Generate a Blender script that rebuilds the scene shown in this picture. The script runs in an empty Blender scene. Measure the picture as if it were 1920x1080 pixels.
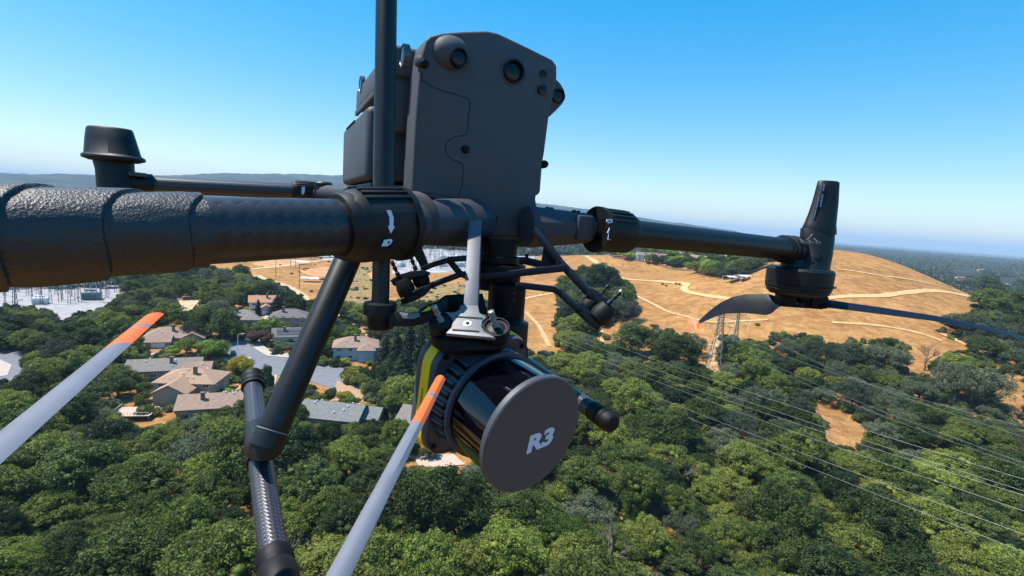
import bpy, bmesh, math, random
import numpy as np
from mathutils import Vector, Matrix, noise

scene = bpy.context.scene
COL = scene.collection
R = math.radians
H = 62.0                                   # camera height over the valley floor

# ------------------------------------------------------------------ camera
PITCH, ROLL = R(7.81), R(4.15)
FD = Vector((0, math.cos(PITCH), -math.sin(PITCH)))
U0 = Vector((0, math.sin(PITCH), math.cos(PITCH)))
R0 = Vector((1, 0, 0))
CX = (R0 * math.cos(ROLL) + U0 * math.sin(ROLL)).normalized()
CY = (U0 * math.cos(ROLL) - R0 * math.sin(ROLL)).normalized()
CAM = Vector((0, 0, H))
cam_data = bpy.data.cameras.new('camera')
cam = bpy.data.objects.new('camera', cam_data)
COL.objects.link(cam)
M3 = Matrix((CX, CY, -FD)).transposed()
cam.matrix_world = Matrix.Translation(CAM) @ M3.to_4x4()
cam_data.sensor_width = 36.0
cam_data.lens = 18.0
cam_data.clip_start = 0.01
cam_data.clip_end = 80000.0
scene.camera = cam

# ------------------------------------------------------------------ light
SUN_EL, SUN_AZ = R(62), R(-86)             # azimuth from +Y, negative = left
sun_dir = Vector((math.cos(SUN_EL) * math.sin(SUN_AZ), math.cos(SUN_EL) * math.cos(SUN_AZ), math.sin(SUN_EL)))
world = bpy.data.worlds.new("World")
scene.world = world
world.use_nodes = True
nt = world.node_tree
bg = nt.nodes['Background']
sky = nt.nodes.new('ShaderNodeTexSky')
sky.sky_type = 'NISHITA'
sky.sun_disc = False
sky.sun_elevation = SUN_EL
sky.sun_rotation = SUN_AZ
sky.altitude = 100
sky.air_density = 1.0
sky.dust_density = 0.25
sky.ozone_density = 1.6
hs = nt.nodes.new('ShaderNodeHueSaturation'); hs.inputs['Saturation'].default_value = 2.45; hs.inputs['Hue'].default_value = 0.495
vm = nt.nodes.new('ShaderNodeVectorMath'); vm.operation = 'SCALE'; vm.inputs['Scale'].default_value = 4.6
gmn = nt.nodes.new('ShaderNodeGamma'); gmn.inputs['Gamma'].default_value = 0.5
nt.links.new(sky.outputs[0], vm.inputs[0]); nt.links.new(vm.outputs[0], gmn.inputs['Color']); nt.links.new(gmn.outputs[0], hs.inputs['Color']); nt.links.new(hs.outputs[0], bg.inputs[0])
bg.inputs[1].default_value = 0.138
sl = bpy.data.lights.new('sun', 'SUN')
sl.energy = 5.0
sl.angle = R(0.5)
sl.color = (1.0, 0.95, 0.87)
so = bpy.data.objects.new('sun', sl)
COL.objects.link(so)
so.rotation_euler = sun_dir.to_track_quat('Z', 'Y').to_euler()
so.location = (0, 0, 200)
scene.view_settings.view_transform = 'Standard'
scene.view_settings.look = 'None'
scene.view_settings.exposure = 0.62
scene.view_settings.gamma = 1
scene.render.engine = 'CYCLES'
scene.cycles.max_bounces = 5
scene.cycles.diffuse_bounces = 2
scene.cycles.glossy_bounces = 3
scene.cycles.volume_bounces = 0
scene.cycles.transparent_max_bounces = 8
scene.cycles.use_denoising = True

# ------------------------------------------------------------------ picture <-> place
def ray(px, py):
    return CX * ((px - 960) / 960.0) + CY * ((540 - py) / 960.0) + FD
def P(px, py, d):
    return CAM + ray(px, py) * d
def proj(p):
    v = Vector(p) - CAM
    d = v.dot(FD)
    if d < 1e-6:
        return (-9999, -9999, d)
    return (960 + 960 * v.dot(CX) / d, 540 - 960 * v.dot(CY) / d, d)

def terr(x, y):
    """height of the land"""
    def g(cx, cy, sx, sy, rot, a):
        c, s = math.cos(R(rot)), math.sin(R(rot))
        u = (x - cx) * c + (y - cy) * s
        v = -(x - cx) * s + (y - cy) * c
        return a * math.exp(-0.5 * ((u / sx) ** 2 + (v / sy) ** 2))
    z = g(264, 420, 76, 125, -31, 46) + g(200, 330, 150, 120, 0, 7) + g(60, 560, 170, 150, 0, 9) + g(215, 610, 150, 62, -20, 20)
    z += 1.6 * math.sin(x / 47.0 + 1.3) * math.sin(y / 61.0) + 0.5 * math.sin(x / 17.0) * math.sin(y / 19.0 + 2)
    z -= g(60, 60, 90, 60, 0, 5)
    return z

def G(px, py, up=0.0):
    """where the view ray through a pixel meets the land (plus a height)"""
    r = ray(px, py)
    t = 20.0
    last = t
    while t < 6000:
        p = CAM + r * t
        if p.z < terr(p.x, p.y) + up:
            a, b = last, t
            for _ in range(24):
                m = (a + b) / 2
                q = CAM + r * m
                if q.z < terr(q.x, q.y) + up: b = m
                else: a = m
            q = CAM + r * b
            return Vector((q.x, q.y, terr(q.x, q.y)))
        last = t
        t *= 1.01
    q = CAM + r * 3000
    return Vector((q.x, q.y, terr(q.x, q.y)))

def inside(px, py, poly):
    c = False
    j = len(poly) - 1
    for i in range(len(poly)):
        xi, yi = poly[i]; xj, yj = poly[j]
        if (yi > py) != (yj > py) and px < (xj - xi) * (py - yi) / (yj - yi) + xi:
            c = not c
        j = i
    return c

# ------------------------------------------------------------------ materials
MATS = {}
def mat(name, col, rough=0.6, metal=0.0, noise_amt=0.0, noise_scale=5.0, bump=0.0, bump_scale=None,
        coat=0.0, spec=0.5, coords='Object', detail=6.0, col2=None):
    m = bpy.data.materials.new(name)
    m.use_nodes = True
    n, l = m.node_tree.nodes, m.node_tree.links
    b = n['Principled BSDF']
    b.inputs['Base Color'].default_value = (*col, 1)
    b.inputs['Roughness'].default_value = rough
    b.inputs['Metallic'].default_value = metal
    b.inputs['Coat Weight'].default_value = coat
    b.inputs['Specular IOR Level'].default_value = spec
    tc = n.new('ShaderNodeTexCoord')
    if noise_amt or col2:
        t = n.new('ShaderNodeTexNoise'); t.inputs['Scale'].default_value = noise_scale
        t.inputs['Detail'].default_value = detail; t.inputs['Roughness'].default_value = 0.62
        l.new(tc.outputs[coords], t.inputs['Vector'])
        r = n.new('ShaderNodeValToRGB')
        c2 = col2 or tuple(min(1, c * (1 + noise_amt)) for c in col)
        c1 = tuple(c * (1 - noise_amt) for c in col)
        r.color_ramp.elements[0].position = 0.32; r.color_ramp.elements[0].color = (*c1, 1)
        r.color_ramp.elements[1].position = 0.68; r.color_ramp.elements[1].color = (*c2, 1)
        l.new(t.outputs['Fac'], r.inputs[0]); l.new(r.outputs[0], b.inputs['Base Color'])
    if bump:
        t2 = n.new('ShaderNodeTexNoise'); t2.inputs['Scale'].default_value = bump_scale or noise_scale * 4
        t2.inputs['Detail'].default_value = 4
        l.new(tc.outputs[coords], t2.inputs['Vector'])
        bp = n.new('ShaderNodeBump'); bp.inputs['Strength'].default_value = bump
        bp.inputs['Distance'].default_value = 1.0 / (bump_scale or noise_scale * 4)
        l.new(t2.outputs['Fac'], bp.inputs['Height']); l.new(bp.outputs[0], b.inputs['Normal'])
    MATS[name] = m
    return m

def leaf_mat(name, dark, light, transl=0.25):
    m = bpy.data.materials.new(name); m.use_nodes = True
    n, l = m.node_tree.nodes, m.node_tree.links
    b = n['Principled BSDF']
    b.inputs['Roughness'].default_value = 0.65
    b.inputs['Specular IOR Level'].default_value = 0.25
    oi = n.new('ShaderNodeObjectInfo'); tc = n.new('ShaderNodeTexCoord')
    t = n.new('ShaderNodeTexNoise'); t.inputs['Scale'].default_value = 0.35; t.inputs['Detail'].default_value = 3
    t3 = n.new('ShaderNodeTexNoise'); t3.inputs['Scale'].default_value = 2.6; t3.inputs['Detail'].default_value = 2
    l.new(tc.outputs['Object'], t.inputs['Vector']); l.new(tc.outputs['Object'], t3.inputs['Vector'])
    a = n.new('ShaderNodeMath'); a.operation = 'MULTIPLY_ADD'; a.inputs[1].default_value = 0.75; a.inputs[2].default_value = -0.42
    l.new(oi.outputs['Random'], a.inputs[0])
    s = n.new('ShaderNodeMath'); s.operation = 'ADD'; l.new(a.outputs[0], s.inputs[0])
    s2 = n.new('ShaderNodeMath'); s2.operation = 'MULTIPLY_ADD'; s2.inputs[1].default_value = 0.45; s2.inputs[2].default_value = -0.22
    l.new(t3.outputs['Fac'], s2.inputs[0])
    s3 = n.new('ShaderNodeMath'); s3.operation = 'ADD'; l.new(t.outputs['Fac'], s3.inputs[0]); l.new(s2.outputs[0], s3.inputs[1])
    l.new(s3.outputs[0], s.inputs[1])
    r = n.new('ShaderNodeValToRGB')
    r.color_ramp.elements[0].position = 0.2; r.color_ramp.elements[0].color = (*dark, 1)
    r.color_ramp.elements[1].position = 0.8; r.color_ramp.elements[1].color = (*light, 1)
    l.new(s.outputs[0], r.inputs[0]); l.new(r.outputs[0], b.inputs['Base Color'])
    tr = n.new('ShaderNodeBsdfTranslucent'); l.new(r.outputs[0], tr.inputs[0])
    mx = n.new('ShaderNodeMixShader'); mx.inputs[0].default_value = transl
    l.new(b.outputs[0], mx.inputs[1]); l.new(tr.outputs[0], mx.inputs[2])
    l.new(mx.outputs[0], n['Material Output'].inputs['Surface'])
    return m

# ------------------------------------------------------------------ mesh builder
class MB:
    def __init__(s): s.v = []; s.f = []; s.uv = {}
    def add(s, verts, faces):
        o = len(s.v); s.v += [tuple(v) for v in verts]
        s.f += [tuple(i + o for i in f) for f in faces]
        return s
    def box(s, c, size, ax=None):
        c = Vector(c); ax = ax or (Vector((1, 0, 0)), Vector((0, 1, 0)), Vector((0, 0, 1)))
        h = [a * (k / 2) for a, k in zip(ax, size)]
        vs = [c + h[0] * i + h[1] * j + h[2] * k for k in (-1, 1) for j in (-1, 1) for i in (-1, 1)]
        return s.add(vs, [(0, 2, 3, 1), (4, 5, 7, 6), (0, 1, 5, 4), (1, 3, 7, 5), (3, 2, 6, 7), (2, 0, 4, 6)])
    def bar(s, a, b, w, t=None, up=None):
        a, b = Vector(a), Vector(b); z = (b - a); L = z.length; z.normalize()
        up = Vector(up) if up is not None else (Vector((0, 0, 1)) if abs(z.z) < 0.9 else Vector((1, 0, 0)))
        x = z.cross(up).normalized(); y = z.cross(x).normalized()
        return s.box((a + b) / 2, (w, t or w, L), (x, y, z))
    def tube(s, pts, rad, n=16, caps=True, uvs=None):
        pts = [Vector(p) for p in pts]
        if not hasattr(rad, '__len__'): rad = [rad] * len(pts)
        tang = []
        for i in range(len(pts)):
            a = pts[max(i - 1, 0)]; b = pts[min(i + 1, len(pts) - 1)]
            d = b - a
            if d.length < 1e-9:
                d = tang[-1] if tang else (pts[-1] - pts[0])
            tang.append(d.normalized())
        x = tang[0].cross(Vector((0.13, 0.31, 0.94))).normalized()
        if x.length < 0.5: x = tang[0].orthogonal().normalized()
        o = len(s.v); along = 0
        for i, p in enumerate(pts):
            x = (x - tang[i] * x.dot(tang[i])).normalized(); y = tang[i].cross(x)
            if i: along += (p - pts[i - 1]).length
            for k in range(n):
                a = 2 * math.pi * k / n
                s.v.append(tuple(p + (x * math.cos(a) + y * math.sin(a)) * rad[i]))
        run = [0]
        for i in range(1, len(pts)): run.append(run[-1] + (pts[i] - pts[i - 1]).length)
        for i in range(len(pts) - 1):
            for k in range(n):
                k2 = (k + 1) % n
                f = (o + i * n + k, o + i * n + k2, o + (i + 1) * n + k2, o + (i + 1) * n + k)
                s.uv[len(s.f)] = [(k / n, run[i]), ((k + 1) / n, run[i]), ((k + 1) / n, run[i + 1]), (k / n, run[i + 1])]
                s.f.append(f)
        if caps:
            s.f.append(tuple(o + k for k in range(n))[::-1])
            s.f.append(tuple(o + (len(pts) - 1) * n + k for k in range(n)))
        return s
    def lathe(s, origin, axis, prof, n=32, ref=None):
        """prof: (distance along the axis, radius)"""
        origin = Vector(origin); axis = Vector(axis).normalized()
        x = axis.orthogonal().normalized()
        if ref is not None:
            x = Vector(ref) - axis * axis.dot(Vector(ref)); x.normalize()
            x = Matrix.Rotation(math.pi / n, 3, axis) @ x
        y = axis.cross(x)
        o = len(s.v)
        for t, r in prof:
            for k in range(n):
                a = 2 * math.pi * k / n
                s.v.append(tuple(origin + axis * t + (x * math.cos(a) + y * math.sin(a)) * r))
        for i in range(len(prof) - 1):
            for k in range(n):
                k2 = (k + 1) % n
                s.f.append((o + i * n + k, o + i * n + k2, o + (i + 1) * n + k2, o + (i + 1) * n + k))
        if prof[0][1] > 1e-6: s.f.append(tuple(o + k for k in range(n))[::-1])
        if prof[-1][1] > 1e-6: s.f.append(tuple(o + (len(prof) - 1) * n + k for k in range(n)))
        return s
    def ball(s, c, r, sub=2, squash=(1, 1, 1)):
        bm = bmesh.new(); bmesh.ops.create_icosphere(bm, subdivisions=sub, radius=1)
        s.add([(c[0] + v.co.x * r * squash[0], c[1] + v.co.y * r * squash[1], c[2] + v.co.z * r * squash[2]) for v in bm.verts],
              [tuple(v.index for v in f.verts) for f in bm.faces])
        bm.free(); return s
    def prism(s, pts, ext):
        """pts: outline in 3-D, ext: vector"""
        ext = Vector(ext); n = len(pts); pts = [Vector(p) for p in pts]
        vs = pts + [p + ext for p in pts]
        return s.add(vs, [tuple(range(n))[::-1], tuple(range(n, 2 * n))] + [(i, (i + 1) % n, (i + 1) % n + n, i + n) for i in range(n)])
    def loft(s, rings, caps=True):
        n = len(rings[0]); o = len(s.v)
        for r in rings: s.v += [tuple(p) for p in r]
        for i in range(len(rings) - 1):
            for k in range(n):
                k2 = (k + 1) % n
                s.f.append((o + i * n + k, o + i * n + k2, o + (i + 1) * n + k2, o + (i + 1) * n + k))
        if caps:
            s.f.append(tuple(o + k for k in range(n))[::-1])
            s.f.append(tuple(o + (len(rings) - 1) * n + k for k in range(n)))
        return s

def empty(name, loc, rz=0.0):
    o = bpy.data.objects.new(name, None); COL.objects.link(o)
    o.location = loc; o.rotation_euler = (0, 0, rz); o.empty_display_size = 0.1
    return o
def tag(o, label=None, cat=None, group=None, kind=None):
    if label: o['label'] = label
    if cat: o['category'] = cat
    if group: o['group'] = group
    if kind: o['kind'] = kind
    return o
def origin_of(o):
    p = Vector((0, 0, 0))
    while o is not None:
        p += o.location; o = o.parent
    return p
def build(name, mb, m, parent=None, bevel=0.0, segs=2, angle=38, worldspace=True, smooth=True, center=False):
    """MB -> one mesh object. worldspace: vertices are in world coordinates and are moved to the parent's origin."""
    off = origin_of(parent) if (parent is not None and worldspace) else Vector((0, 0, 0))
    loc = Vector((0, 0, 0))
    if center and parent is None:
        a = np.array(mb.v); loc = Vector(a.mean(0)); off = loc
    me = bpy.data.meshes.new(name)
    me.from_pydata([(v[0] - off.x, v[1] - off.y, v[2] - off.z) for v in mb.v], [], mb.f)
    if mb.uv:
        ul = me.uv_layers.new(name='UVMap')
        for fi, uvs in mb.uv.items():
            p = me.polygons[fi]
            for k, li in enumerate(p.loop_indices): ul.data[li].uv = uvs[k]
    bm = bmesh.new(); bm.from_mesh(me)
    bmesh.ops.recalc_face_normals(bm, faces=bm.faces)
    if bevel > 0:
        es = [e for e in bm.edges if len(e.link_faces) == 2 and e.calc_face_angle(0) > R(30)]
        if es:
            bmesh.ops.bevel(bm, geom=es, offset=bevel, segments=segs, profile=0.5, affect='EDGES', clamp_overlap=True)
    bm.to_mesh(me); bm.free()
    if smooth:
        me.shade_smooth(); me.set_sharp_from_angle(angle=R(angle))
    if m: me.materials.append(m)
    o = bpy.data.objects.new(name, me); COL.objects.link(o)
    o.location = loc
    if parent is not None: o.parent = parent
    return o
def copy_tree(o, parent=None):
    c = o.copy(); COL.objects.link(c); c.parent = parent
    for ch in list(o.children): copy_tree(ch, c)
    return c
# ================================================================== LAND
def add_attr_mesh(name, verts, faces):
    me = bpy.data.meshes.new(name)
    me.vertices.add(len(verts)); me.vertices.foreach_set('co', np.asarray(verts, dtype=np.float32).ravel())
    faces = np.asarray(faces, dtype=np.int32)
    k = faces.shape[1]
    me.loops.add(faces.size); me.loops.foreach_set('vertex_index', faces.ravel())
    me.polygons.add(len(faces)); me.polygons.foreach_set('loop_start', np.arange(0, faces.size, k, dtype=np.int32))
    me.update(calc_edges=True); me.validate()
    return me

def polar_sheet(name, az, rad, zf):
    vs = []
    for r in rad:
        for a in az:
            x, y = r * math.sin(a), r * math.cos(a)
            vs.append((x, y, zf(x, y, r, a)))
    n = len(az); fs = []
    for i in range(len(rad) - 1):
        for j in range(n - 1):
            fs.append((i * n + j, i * n + j + 1, (i + 1) * n + j + 1, (i + 1) * n + j))
    return add_attr_mesh(name, vs, fs)

az = [R(a) for a in list(np.arange(-180, -60, 4)) + list(np.arange(-60, 60, 0.5)) + list(np.arange(60, 181, 4))]
rad = [0.5, 10, 20]
while rad[-1] < 1100: rad.append(rad[-1] * 1.012 + 0.2)
while rad[-1] < 30000: rad.append(rad[-1] * 1.12)
rad.append(32000)

def fold(x, y, r, a):
    z = terr(x, y)
    if r > 700:
        f = min(1, (r - 700) / 800)
        z = z * (1 - f) + f * (noise.noise(Vector((x / 900, y / 900, 3))) * 14 - 6)
    if r > 6000: z = -10
    return z
gm = polar_sheet('ground', az, rad, fold)
ground = bpy.data.objects.new('ground', gm); COL.objects.link(ground)
gm.shade_smooth()
tag(ground, kind='structure')

def ground_material():
    m = bpy.data.materials.new('dry_grass_land'); m.use_nodes = True
    n, l = m.node_tree.nodes, m.node_tree.links
    b = n['Principled BSDF']; b.inputs['Roughness'].default_value = 0.95; b.inputs['Specular IOR Level'].default_value = 0.1
    geo = n.new('ShaderNodeNewGeometry')
    def nz(scale, det=5, rough=0.6, dist=0.0):
        t = n.new('ShaderNodeTexNoise'); t.inputs['Scale'].default_value = scale; t.inputs['Detail'].default_value = det
        t.inputs['Roughness'].default_value = rough; t.inputs['Distortion'].default_value = dist
        l.new(geo.outputs['Position'], t.inputs['Vector']); return t
    def ramp(src, p0, c0, p1, c1):
        r = n.new('ShaderNodeValToRGB'); r.color_ramp.elements[0].position = p0; r.color_ramp.elements[0].color = (*c0, 1)
        r.color_ramp.elements[1].position = p1; r.color_ramp.elements[1].color = (*c1, 1); l.new(src, r.inputs[0]); return r
    def mix(fac, a, c):
        x = n.new('ShaderNodeMix'); x.data_type = 'RGBA'
        if hasattr(fac, 'links'): l.new(fac, x.inputs[0])
        else: x.inputs[0].default_value = fac
        l.new(a, x.inputs[6]); l.new(c, x.inputs[7]); return x.outputs[2]
    g1 = ramp(nz(0.02, 8, 0.65, 0.6).outputs['Fac'], 0.36, (0.28, 0.13, 0.042), 0.66, (0.56, 0.29, 0.10))
    g2 = ramp(nz(0.16, 6, 0.7).outputs['Fac'], 0.40, (0.24, 0.11, 0.036), 0.62, (0.68, 0.39, 0.15))
    c = mix(0.5, g1.outputs[0], g2.outputs[0])
    # contour-wise streaks of trodden grass
    mp = n.new('ShaderNodeMapping'); mp.inputs['Scale'].default_value = (0.05, 0.45, 0.6); mp.inputs['Rotation'].default_value = (0, 0, R(-14))
    l.new(geo.outputs['Position'], mp.inputs['Vector'])
    st = n.new('ShaderNodeTexNoise'); st.inputs['Scale'].default_value = 0.7; st.inputs['Detail'].default_value = 5; st.inputs['Distortion'].default_value = 1.4
    l.new(mp.outputs[0], st.inputs['Vector'])
    sr = ramp(st.outputs['Fac'], 0.45, (0.27, 0.115, 0.035), 0.62, (0.56, 0.31, 0.115))
    c = mix(0.14, c, sr.outputs[0])
    # tufts and small scrub
    tf = ramp(nz(0.55, 3, 0.7).outputs['Fac'], 0.60, (0, 0, 0), 0.72, (1, 1, 1))
    dk = n.new('ShaderNodeRGB'); dk.outputs[0].default_value = (0.20, 0.115, 0.045, 1)
    mm = n.new('ShaderNodeMath'); mm.operation = 'MULTIPLY'; mm.inputs[1].default_value = 0.55; l.new(tf.outputs[0], mm.inputs[0])
    c = mix(mm.outputs[0], c, dk.outputs[0])
    # far country: woods with pale roofs and streets
    ln = n.new('ShaderNodeVectorMath'); ln.operation = 'LENGTH'; l.new(geo.outputs['Position'], ln.inputs[0])
    mr = n.new('ShaderNodeMapRange'); mr.inputs['From Min'].default_value = 640; mr.inputs['From Max'].default_value = 860
    l.new(ln.outputs['Value'], mr.inputs[0])
    wd = ramp(nz(0.012, 10, 0.75).outputs['Fac'], 0.40, (0.012, 0.020, 0.010), 0.72, (0.075, 0.085, 0.040))
    c = mix(mr.outputs[0], c, wd.outputs[0])
    gr = ramp(nz(1.6, 4, 0.8).outputs['Fac'], 0.40, (0.55, 0.50, 0.44), 0.62, (1.0, 1.0, 1.0))
    mu = n.new('ShaderNodeMix'); mu.data_type = 'RGBA'; mu.blend_type = 'MULTIPLY'; mu.inputs[0].default_value = 0.75
    l.new(c, mu.inputs[6]); l.new(gr.outputs[0], mu.inputs[7]); c = mu.outputs[2]
    l.new(c, b.inputs['Base Color'])
    bp = n.new('ShaderNodeBump'); bp.inputs['Strength'].default_value = 0.6; bp.inputs['Distance'].default_value = 0.8
    l.new(nz(0.7, 5, 0.7).outputs['Fac'], bp.inputs['Height']); l.new(bp.outputs[0], b.inputs['Normal'])
    return m
gm.materials.append(ground_material())

# distant ridge
RIDGE = [(-500, 322), (-100, 322), (0, 327), (60, 333), (110, 331), (190, 334), (260, 336), (330, 333), (400, 331), (520, 330), (640, 333), (760, 345),
         (900, 368), (1010, 385), (1100, 396), (1180, 409), (1300, 426), (1370, 436), (1430, 450), (1480, 466), (1530, 482), (2200, 530)]
def ridge_z(a, dist):
    # angle of the crest above the horizontal for this azimuth
    x, y = math.sin(a), math.cos(a)
    v = Vector((x, y, 0))
    d = v.dot(FD); px = 960 + 960 * v.dot(CX) / d
    for i in range(len(RIDGE) - 1):
        if RIDGE[i][0] <= px <= RIDGE[i + 1][0]:
            t = (px - RIDGE[i][0]) / (RIDGE[i + 1][0] - RIDGE[i][0])
            py = RIDGE[i][1] * (1 - t) + RIDGE[i + 1][1] * t
            r = ray(px, py); return CAM.z + dist * r.z / math.hypot(r.x, r.y)
    return -40
haz = [R(a) for a in np.arange(-62, 33, 0.12)]
RC = 5400.0
def hz(x, y, r, a):
    top = ridge_z(a, RC) + 20
    b = math.exp(-0.5 * ((r - RC) / (900 if r < RC else 600)) ** 2)
    nz = noise.fractal(Vector((x / 500, y / 500, 0)), 0.8, 2.0, 5)
    foot = 0.45 * top * math.exp(-0.5 * ((r - 3900) / 350) ** 2) * max(0, noise.noise(Vector((x / 1500, 7, 0))) + 0.3)
    return -40 + (top + 40) * b + foot + nz * 13 * b + 4 * b * noise.noise(Vector((x / 35, y / 35, 9)))
hm = polar_sheet('hills', haz, list(np.arange(2900, 7200, 100)), hz)
hills = bpy.data.objects.new('hills', hm); COL.objects.link(hills); hm.shade_smooth()
tag(hills, kind='structure')
hm.materials.append(mat('wooded_hills', (0.034, 0.048, 0.036), 0.95, noise_amt=0.7, noise_scale=0.006, spec=0.1, detail=10))

# ------------------------------------------------------------------ flat surfaces laid on the land
def ribbon(name, pts, w, m, up=0.25, label=None):
    """a strip following pixel points on the land"""
    g = [G(*p) for p in pts]
    dense = []
    for i in range(len(g) - 1):
        k = max(2, int((g[i + 1] - g[i]).length / 3))
        for j in range(k): dense.append(g[i].lerp(g[i + 1], j / k))
    dense.append(g[-1])
    for _ in range(4):
        dense = [dense[0]] + [(dense[i - 1] + dense[i] * 2 + dense[i + 1]) / 4 for i in range(1, len(dense) - 1)] + [dense[-1]]
    mb = MB(); vs = []
    for i, p in enumerate(dense):
        d = (dense[min(i + 1, len(dense) - 1)] - dense[max(i - 1, 0)]); d.z = 0; d.normalize()
        s = Vector((d.y, -d.x, 0)); ww = w * (1 + 0.28 * noise.noise(p * 0.08)) / 2
        for q in (-1, -0.33, 0.33, 1):
            v = p + s * ww * q; vs.append((v.x, v.y, terr(v.x, v.y) + up))
    fs = [(i * 4 + k, i * 4 + k + 1, i * 4 + k + 5, i * 4 + k + 4) for i in range(len(dense) - 1) for k in range(3)]
    mb.add(vs, fs)
    for fi, f in enumerate(fs):
        k = fi % 3; mb.uv[fi] = [(k / 3, 0), ((k + 1) / 3, 0), ((k + 1) / 3, 1), (k / 3, 1)]
    o = build(name, mb, m); tag(o, kind='structure'); return o

def patch(name, poly, m, up=0.12, px=True, step=4.0):
    """a sheet over a pixel outline, draped on the land"""
    g = [G(*p) for p in poly] if px else [Vector((p[0], p[1], 0)) for p in poly]
    bm = bmesh.new()
    vs = [bm.verts.new((p.x, p.y, 0)) for p in g]
    f = bm.faces.new(vs)
    bmesh.ops.triangulate(bm, faces=[f])
    for _ in range(5):
        es = [e for e in bm.edges if e.calc_length() > step * 2]
        if not es: break
        bmesh.ops.subdivide_edges(bm, edges=es, cuts=1); bmesh.ops.triangulate(bm, faces=bm.faces)
    mb = MB(); bm.verts.index_update()
    mb.add([(v.co.x, v.co.y, terr(v.co.x, v.co.y) + up) for v in bm.verts], [tuple(v.index for v in f.verts) for f in bm.faces])
    bm.free()
    o = build(name, mb, m); tag(o, kind='structure'); return o

M_trail = mat('trodden_dirt', (0.58, 0.36, 0.17), 0.95, noise_amt=0.22, noise_scale=0.5, spec=0.1)
M_dirt = mat('pale_dirt', (0.50, 0.36, 0.22), 0.95, noise_amt=0.2, noise_scale=0.2, spec=0.1)
M_reddirt = mat('red_dirt', (0.50, 0.25, 0.12), 0.95, noise_amt=0.25, noise_scale=0.2, spec=0.1)
M_asph = mat('worn_asphalt', (0.17, 0.17, 0.19), 0.9, noise_amt=0.14, noise_scale=0.6, spec=0.2)
M_conc = mat('pale_concrete', (0.42, 0.36, 0.30), 0.9, noise_amt=0.12, noise_scale=0.5, spec=0.2)
M_grav = mat('grey_gravel', (0.33, 0.31, 0.31), 0.95, noise_amt=0.22, noise_scale=0.35, spec=0.1)
M_drive = mat('tan_paving', (0.36, 0.23, 0.14), 0.9, noise_amt=0.12, noise_scale=0.8, spec=0.2)
M_pink = mat('pink_paving', (0.50, 0.35, 0.27), 0.9, noise_amt=0.12, noise_scale=0.8, spec=0.2)
M_lawn = mat('watered_lawn', (0.07, 0.14, 0.03), 0.95, noise_amt=0.3, noise_scale=0.6, spec=0.1)

ribbon('footpath', [(1098, 480), (1130, 500), (1150, 517), (1175, 524), (1230, 527), (1290, 534)], 6, M_trail, 0.3)
ribbon('footpath', [(1290, 534), (1279, 541), (1290, 549), (1330, 556), (1400, 566)], 5, M_trail, 0.34)
ribbon('footpath', [(1545, 560), (1650, 556), (1700, 549), (1760, 546), (1800, 553), (1822, 556)], 4.5, M_trail, 0.3)
ribbon('footpath', [(900, 575), (980, 561), (1030, 551), (1080, 543)], 4, M_trail, 0.3)
ribbon('footpath', [(1320, 735), (1335, 700), (1350, 660), (1352, 630)], 7, M_trail, 0.3)
ribbon('footpath', [(1765, 625), (1810, 645), (1860, 668), (1925, 715)], 4, M_trail, 0.3)
ribbon('dirt_road', [(480, 517), (510, 528), (545, 541), (562, 552), (570, 566)], 7, M_dirt, 0.3)
ribbon('dirt_road', [(345, 508), (352, 522), (372, 535), (375, 545), (350, 560), (335, 580)], 9, M_dirt, 0.3)
ribbon('dirt_road', [(470, 505), (530, 499), (600, 489), (680, 478)], 6, M_dirt, 0.3)
patch('dirt_yard', [(328, 562), (352, 548), (392, 556), (392, 580), (340, 588)], M_dirt, 0.18)
patch('dirt_yard', [(396, 530), (420, 526), (428, 540), (402, 546)], M_reddirt, 0.18)
patch('gravel_yard', [(-150, 440), (250, 430), (335, 470), (342, 500), (235, 545), (215, 572), (112, 604), (-150, 640)], M_grav, 0.1)
patch('gravel_yard', [(742, 440), (1060, 440), (1080, 462), (1050, 468), (1000, 486), (960, 500), (860, 512), (735, 514)], mat('far_gravel', (0.29, 0.28, 0.29), 0.95, noise_amt=0.5, noise_scale=0.07, spec=0.1), 0.1)
patch('road', [(-160, 640), (-10, 645), (50, 655), (52, 690), (20, 725), (-40, 745), (-200, 790)], M_asph, 0.1)
patch('pavement', [(-40, 668), (-5, 672), (22, 685), (14, 704), (-30, 712)], M_conc, 0.2)
patch('road', [(412, 645), (430, 632), (466, 634), (474, 652), (500, 668), (548, 672), (640, 690), (760, 720), (760, 760), (640, 735), (560, 708), (520, 704),
               (474, 700), (450, 690), (424, 668)], M_asph, 0.12)
patch('pavement', [(466, 634), (484, 634), (500, 655), (545, 664), (548, 672), (500, 668), (474, 652)], M_conc, 0.26)
patch('pavement', [(474, 700), (520, 704), (516, 722), (486, 726), (470, 710)], M_conc, 0.26)
patch('pavement', [(402, 650), (424, 668), (437, 685), (426, 690), (410, 672)], M_conc, 0.26)
patch('driveway', [(470, 616), (500, 590), (512, 594), (484, 624), (466, 634)], M_conc, 0.2)
patch('driveway', [(262, 668), (320, 656), (330, 664), (262, 690), (246, 700)], M_conc, 0.2)
patch('driveway', [(632, 714), (692, 738), (680, 756), (622, 752)], M_drive, 0.2)
patch('patio', [(772, 856), (850, 852), (872, 872), (790, 880)], M_pink, 0.2)
patch('patio', [(272, 744), (300, 718), (312, 752), (300, 776), (278, 772)], M_drive, 0.2)
patch('patio', [(420, 716), (440, 700), (456, 708), (446, 724)], M_drive, 0.2)

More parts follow.
